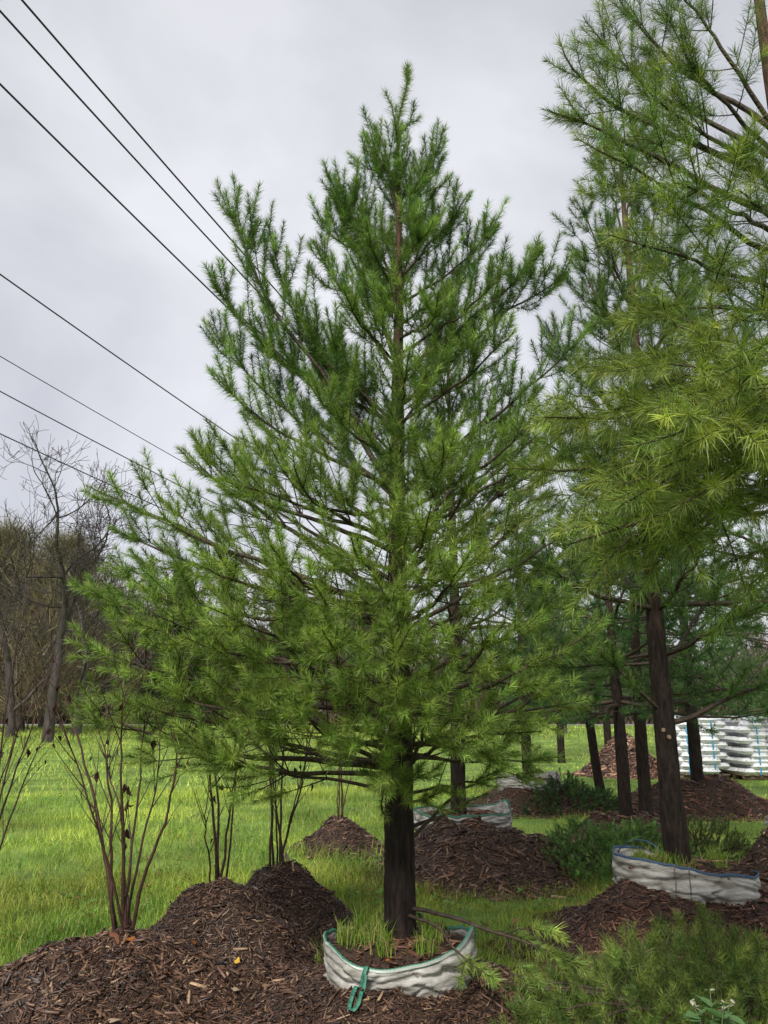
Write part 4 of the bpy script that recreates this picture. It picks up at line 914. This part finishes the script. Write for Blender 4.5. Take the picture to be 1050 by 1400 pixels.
# ------------------------------------------------------------------ stacks of white sacks
def mat_sack():
    m, t, b, o = mat_new('white_film_sack')
    tcn = t.nodes.new('ShaderNodeTexCoord'); nn = t.nodes.new('ShaderNodeTexNoise'); nn.inputs['Scale'].default_value = 9; nn.inputs['Detail'].default_value = 3
    mpn = t.nodes.new('ShaderNodeMapping'); mpn.inputs['Scale'].default_value = (1.2, 1.2, 3)
    r = t.nodes.new('ShaderNodeValToRGB'); r.color_ramp.elements[0].position = .33; r.color_ramp.elements[0].color = (.06, .07, .08, 1); r.color_ramp.elements[1].position = .37; r.color_ramp.elements[1].color = (.82, .83, .85, 1)
    n2 = t.nodes.new('ShaderNodeTexNoise'); n2.inputs['Scale'].default_value = 20; bp = t.nodes.new('ShaderNodeBump'); bp.inputs['Strength'].default_value = .6; bp.inputs['Distance'].default_value = .02
    L = t.links.new; L(tcn.outputs['Object'], mpn.inputs[0]); L(mpn.outputs[0], nn.inputs['Vector']); L(nn.outputs['Fac'], r.inputs[0]); L(r.outputs[0], b.inputs['Base Color']); L(tcn.outputs['Object'], n2.inputs['Vector']); L(n2.outputs[0], bp.inputs['Height']); L(bp.outputs[0], b.inputs['Normal'])
    b.inputs['Roughness'].default_value = .3
    return m
M['sack'] = mat_sack(); M['blue_strap'] = mat_noise('blue_strap', (.05, .30, .55), (.1, .42, .68), 12, .4); M['pallet'] = mat_noise('pallet_wood', (.10, .07, .045), (.24, .18, .12), 10, .8)
def sack_mesh(lx, ly, lz, seed):
    r = np.random.default_rng(seed); n, k = 15, 9; V = []
    u = np.linspace(-1, 1, n); v = np.linspace(-1, 1, k); Us, Vs_ = np.meshgrid(u, v, indexing='ij')
    hh = ((1 - np.abs(Us) ** 9) * (1 - np.abs(Vs_) ** 7)) ** .36
    bumpy = (vnoise(Us * 4 + seed, Vs_ * 3) - .5) * .25
    X = Us * lx / 2; Y = Vs_ * ly / 2
    top = np.stack([X, Y, lz / 2 * hh * (1 + bumpy)], -1).reshape(-1, 3); bot_ = np.stack([X, Y, -lz / 2 * hh * (1 - bumpy)], -1).reshape(-1, 3)
    i, j = np.meshgrid(np.arange(n - 1), np.arange(k - 1), indexing='ij'); q = np.stack([i * k + j, (i + 1) * k + j, (i + 1) * k + j + 1, i * k + j + 1], -1).reshape(-1, 4)
    return np_mesh('sack', np.concatenate([top, bot_]), np.concatenate([q, q[:, ::-1] + n * k]), M['sack'], smooth=True)
SK = [sack_mesh(.66, .42, .148, s_) for s_ in range(3)]
def pallet(base, rz, layers, label):
    root = empty('sack_pallet', base, rz); tag(root, label, 'sack stack', 'pallets of white sacks')
    for yy in (-.42, 0, .42): obj('pallet_runner', np_mesh('pallet_runner', *box(0, yy, .05, 1.3, .09, .095), M['pallet']), root)
    for k in range(6): obj('pallet_board', np_mesh('pallet_board', *box(-.58 + k * .232, 0, .109, .15, 1.05, .022), M['pallet']), root)
    z = .12 + .065
    for l in range(layers):
        sh = 1 if l % 2 else -1; top = l >= layers - 1
        cells = [(sh * .33, -.34, 0), (sh * .33, .0 + .01, 0), (sh * .33, .36, 0), (-sh * .24, -.27, 1), (-sh * .24, .29, 1)]
        if top: cells = cells[1:4]
        for (x, y, rot) in cells:
            if not (-.62 < x < .62): continue
            o = obj('sack', SK[int(R.integers(0, 3))], root); o.location = (x + R.normal(0, .012), y + R.normal(0, .012), z + R.normal(0, .004)); o.rotation_euler = (0, 0, rot * math.pi / 2 + R.normal(0, .03) + (math.pi if R.random() < .5 else 0))
        z += .118
    zt = z - .04
    for x in (-.28, .30):
        pp = smooth_path([(x, -.57, .12), (x, -.585, .4), (x, -.585, zt - .25), (x, -.56, zt - .12), (x, -.3, zt), (x, .3, zt), (x, .57, zt - .15), (x, .585, .12)], 40)
        V, F = ribbon(pp, np.array([.035, 0, 0]), .004); obj('strap', np_mesh('strap', V, F, M['blue_strap']), root)
    return root
pb_ = on_z(965, 1066, 0)
pallet((pb_[0] - .05, pb_[1] + .5, 0), rad(-4), 11, 'white sack pallet with blue straps partly behind a pine trunk')
pallet((pb_[0] + 1.42, pb_[1] + .35, 0), rad(6), 11, 'white sack pallet at the right picture edge, next to another')
pallet((pb_[0] + .7, pb_[1] + 2.0, 0), rad(2), 11, 'white sack pallet standing in the second row behind the other two')

# ------------------------------------------------------------------ tags
v, f = box(0, 0, 0, .022, .003, .13)
o = obj('plant_tag', np_mesh('plant_tag', v, f, mat_noise('white_tag', (.6, .6, .58), (.75, .75, .73), 20, .5))); q = at_y(529, 995, MY - .09)
o.location = q; o.rotation_euler = (rad(-4), rad(3), 0); tag(o, 'white paper tag fastened to the big pine trunk', 'tag')

# ------------------------------------------------------------------ overhead lines
az = rad(20); D = np.array([math.sin(az), math.cos(az)]); NP = np.array([math.cos(az), -math.sin(az)])
M['wire'] = mat_noise('black_cable', (.012, .012, .02), (.03, .03, .045), 5, .5)
WIRES = [((30, 0), 10., .0150, 'topmost thick black overhead cable, entering at the top edge'), ((0, 15), 10., .0150, 'second thick black overhead cable from the top left corner'), ((0, 115), 9.1, .0145, 'third overhead cable, lowest of the upper three'),
         ((0, 375), 7.1, .0105, 'lone overhead cable between the upper three and lower three'), ((0, 487), 6.1, .0062, 'thinnest overhead wire, uppermost of the lower three'), ((0, 535), 5.7, .0080, 'thin overhead wire, middle of the lower three'), ((0, 593), 5.3, .0085, 'lowest overhead wire above the bare treetops')]
S1, S2 = -12., 56.
for p0, H, r_, lab in WIRES:
    d = ray(*p0); t_ = (H - CAMZ) / d[2]; A = d[:2] * t_; perp = A @ NP; s0 = A @ D
    s_ = np.linspace(S1, S2, 60); sm = (S1 + S2) / 2
    k = .00165; z = H + k * ((s_ - sm) ** 2 - (s0 - sm) ** 2)
    pts = np.stack([NP[0] * perp + D[0] * s_, NP[1] * perp + D[1] * s_, z], -1)
    V, F = tube1(pts, r_, 6); tag(obj('overhead_cable', np_mesh('overhead_cable', V, F, M['wire'], smooth=True)), lab, 'cable', 'overhead cables')
    ends = z[-1]
for s_, lab in ((S1, 'wooden utility pole behind the viewpoint'), (S2, 'far wooden utility pole behind the pines')):
    root = empty('utility_pole', (NP[0] * -7.1 + D[0] * s_, NP[1] * -7.1 + D[1] * s_, 0), -az); tag(root, lab, 'utility pole', 'utility poles')
    V, F = tube1([(0, 0, -.1), (0, 0, 6), (0, 0, 12.3)], [.16, .14, .11], 12); obj('pole', np_mesh('pole', V, F, M['greybark'], smooth=True), root)
    for zz in (11.4, 10.3, 8.0): obj('cross_arm', np_mesh('cross_arm', *box(0, -.14, zz, 1.9, .1, .12), M['greybark']), root)

# ------------------------------------------------------------------ bare trees, thicket and conifers beyond the road
def bare_tree(seed, H, r0, name='bare_tree', levels=5, spread=.75, twist=.25, split=3):
    r = np.random.default_rng(seed); lim = {}; trunk = None
    def seg(p, d, L, rr, lev):
        n = 7; pts = [p]; dd = d
        for k in range(n - 1):
            dd = unit(dd + r.normal(0, twist, 3) * (.5 if lev else .15) + UP * .06); pts.append(pts[-1] + dd * L / (n - 1))
        pts = np.array(pts); re = rr * (.62 if lev < levels else .3)
        lim.setdefault(min(lev, 3), []).append((pts, np.linspace(rr, re, n)))
        if lev >= levels: return
        for k in range(split + (lev > 1)):
            i = n - 1 if k == 0 else int(r.integers(2, n)); q = pts[i]
            nd = unit(dd * .75 + r.normal(0, spread, 3) + UP * .12); seg(q, nd if k else unit(dd + r.normal(0, .25, 3)), L * r.uniform(.55, .82), max(.006, re * (r.uniform(.5, .8) if k else 1.)), lev + 1)
    seg(np.zeros(3) - UP * .1, unit(np.array([.05, 0, 1.])), H * .34, r0, 0)
    root = empty(name)
    for lev, lst in sorted(lim.items()):
        Pp = np.array([a for a, b in lst]); Qq = np.array([b for a, b in lst])
        if lev == 0: V, F = tubes(Pp, Qq, 10); obj('trunk', np_mesh('trunk', V, F, M['greybark'], smooth=True), root)
        elif lev == 1:
            for a, b in lst: V, F = tube1(a, b, 6); obj('branch', np_mesh('branch', V, F, M['greybark'], smooth=True), root)
    V, F = joinVF([tubes(np.array([a for a, b in lst]), np.maximum(.011, np.array([b for a, b in lst])), 3) for lev, lst in lim.items() if lev >= 2])
    STAT['bare%d' % seed] = len(F) * 2
    obj('crown', np_mesh('crown', V, F, M['greybark']), root)
    return root
bt = [bare_tree(5, 14.5, .28, levels=6, split=3), bare_tree(6, 12, .26, levels=5, split=3)]
BT = [(-16.6, 39.5, 0, 0, 1.05, 'gnarled bare tree with thick trunk at the left, in front of the thicket'), (-21.5, 46, 1, 2.0, 1.1, 'bare tree at the left edge beside the gnarled one'), (-19.3, 50, 1, .7, 1.25, 'fine twigged bare tree right behind the gnarled one'), (-26, 57, 1, 3.2, 1.45, 'bare tree rising out of the olive brush at the left edge'), (-22.5, 63, 1, 4.6, 1.5, 'bare tree half hidden behind the olive brush'), (-30, 70, 1, 5.5, 1.7, 'farthest left bare tree this side of the road'), (-27, 92, 1, 1, 1.5, 'tall bare tree beyond the road, leftmost behind the pine'), (-17, 96, 1, 2.5, 1.4, 'bare tree beyond the road, second behind the pine'), (-8, 94, 1, 4, 1.5, 'bare tree beyond the road, third behind the pine'), (2, 99, 1, 5.2, 1.6, 'bare tree beyond the road behind the big pine trunk'), (12, 92, 1, .6, 1.5, 'bare tree beyond the road, right of the big trunk'), (24, 98, 1, 3.3, 1.6, 'bare tree beyond the road, behind the right pines'), (-40, 96, 1, 3.9, 1.6, 'bare tree beyond the road at the far left')]
used = set()
for x, y, k, rz, sc_, lab in BT:
    o = bt[k] if k not in used else copy_tree(bt[k]); used.add(k); o.location = (x, y, 0); o.rotation_euler = (0, 0, rz); o.scale = (sc_,) * 3; tag(o, lab, 'tree', 'bare trees behind the lawn')
def conifer(seed, H, Rr, n, cols, size):
    r = np.random.default_rng(seed); f = r.random(n) ** .8; a = r.random(n) * 6.283
    lay = .75 + .35 * np.sin(f * 40 + a * 2); rad_ = Rr * ((1 - f) ** .8 if seed == 1 else (1 - f ** 2.2) ** .6) * lay * (.5 + .9 * vnoise(np.cos(a) * 2 + 9, np.sin(a) * 2 + f * 5 + seed)) * np.sqrt(r.uniform(.25, 1, n))
    p = np.stack([rad_ * np.cos(a), rad_ * np.sin(a), .6 + f * (H - .6)], -1)
    d = unit_rows(np.stack([np.cos(a), np.sin(a), r.normal(-.25, .4, n)], -1)); sv = unit_rows(np.cross(d, r.normal(0, 1, (n, 3)))) * size * (.2 if seed == 1 else .022)
    if seed == 2: d = unit_rows(np.stack([np.cos(a) * .7 + r.normal(0, .5, n), np.sin(a) * .7 + r.normal(0, .5, n), .9 + r.normal(0, .4, n)], -1))
    V = np.stack([p + sv, p - sv, p + d * size * r.uniform(.6, 1.3, (n, 1))], 1).reshape(-1, 3); c = (np.array(cols[0]) * (1 - f[:, None]) + np.array(cols[1]) * f[:, None]) * r.uniform(.6, 1.4, (n, 1))
    root = empty('conifer_tree'); obj('crown', np_mesh('crown', V, np.arange(3 * n).reshape(-1, 3), M['juniper'], np.repeat(c, 3, 0)), root)
    V, F = tube1([(0, 0, -.1), (0, 0, H * .5), (0, 0, H * .95)], [.22, .14, .03], 8); obj('trunk', np_mesh('trunk', V, F, M['greybark'], smooth=True), root)
    return root
cf = [conifer(1, 11, 3.2, 9000, ((.045, .08, .036), (.055, .095, .04)), .5), conifer(2, 9.5, 3.6, 7000, ((.20, .155, .11), (.20, .185, .10)), 1.5)]
CF = [(-17.5, 66, 0, 0, 1.25, 'dark green conifer right of the gnarled bare tree'), (-23.5, 56, 1, 1, 1.4, 'olive-brown bushy tree behind the gnarled bare tree'), (-31, 62, 1, 2, 1.6, 'olive-brown bushy tree at the left picture edge'), (-11, 88, 0, 3, 1.5, 'dark conifer beyond the road behind the pine branches'), (-2, 90, 0, 1.5, 1.4, 'dark conifer beyond the road near the pine trunk'), (18, 90, 0, 2.2, 1.5, 'dark conifer beyond the road, behind the right pines'), (32, 95, 0, .4, 1.5, 'dark conifer beyond the road at the far right')]
used = set()
for x, y, k, rz, sc_, lab in CF:
    o = cf[k] if k not in used else copy_tree(cf[k]); used.add(k); o.location = (x, y, 0); o.rotation_euler = (0, 0, rz); o.scale = (sc_,) * 3; tag(o, lab, 'tree', 'conifers behind the lawn')
# brown thicket of stems beyond the road: one mass
r = np.random.default_rng(40); n = 26000
x = r.uniform(-70, 55, n); y = r.uniform(87.5, 104, n); h = r.uniform(2.5, 15, n) * (.6 + .8 * vnoise(x * .12, y * 0 + 2)) * np.where(x < 0, 1.25, .8); b = r.uniform(.05, .16, n)
ln = r.normal(0, .25, (n, 2)); p0 = np.stack([x, y, np.zeros(n) - .05], -1); p1 = p0 + np.stack([ln[:, 0] * h, ln[:, 1] * h, h], -1); a = r.random(n) * 3.14; sv = np.stack([np.cos(a), np.sin(a), np.zeros(n)], -1) * b[:, None]
V1 = np.stack([p0 + sv, p0 - sv, p1], 1).reshape(-1, 3)
m = 36000; k = r.integers(0, n, m); q = p0[k] + (p1 - p0)[k] * r.uniform(.15, 1, (m, 1)) + r.normal(0, .5, (m, 3)); q[:, 2] = np.abs(q[:, 2]); d = r.normal(0, .6, (m, 3)); e = r.normal(0, .2, (m, 3))
V2 = np.stack([q, q + e, q + d], 1).reshape(-1, 3); V = np.concatenate([V1, V2])
cc = np.array([[.075, .055, .042], [.11, .08, .06], [.05, .045, .03], [.13, .09, .055]])[r.integers(0, 4, n + m)] * r.uniform(.6, 1.3, (n + m, 1))
tag(obj('thicket', np_mesh('thicket', V, np.arange(len(V)).reshape(-1, 3), M['chip'], np.repeat(cc, 3, 0))), 'brown leafless thicket along the far side of the road', 'thicket', kind='stuff')
print('STAT', STAT, sum(len(me.loops) - 2 * len(me.polygons) for me in bpy.data.meshes))
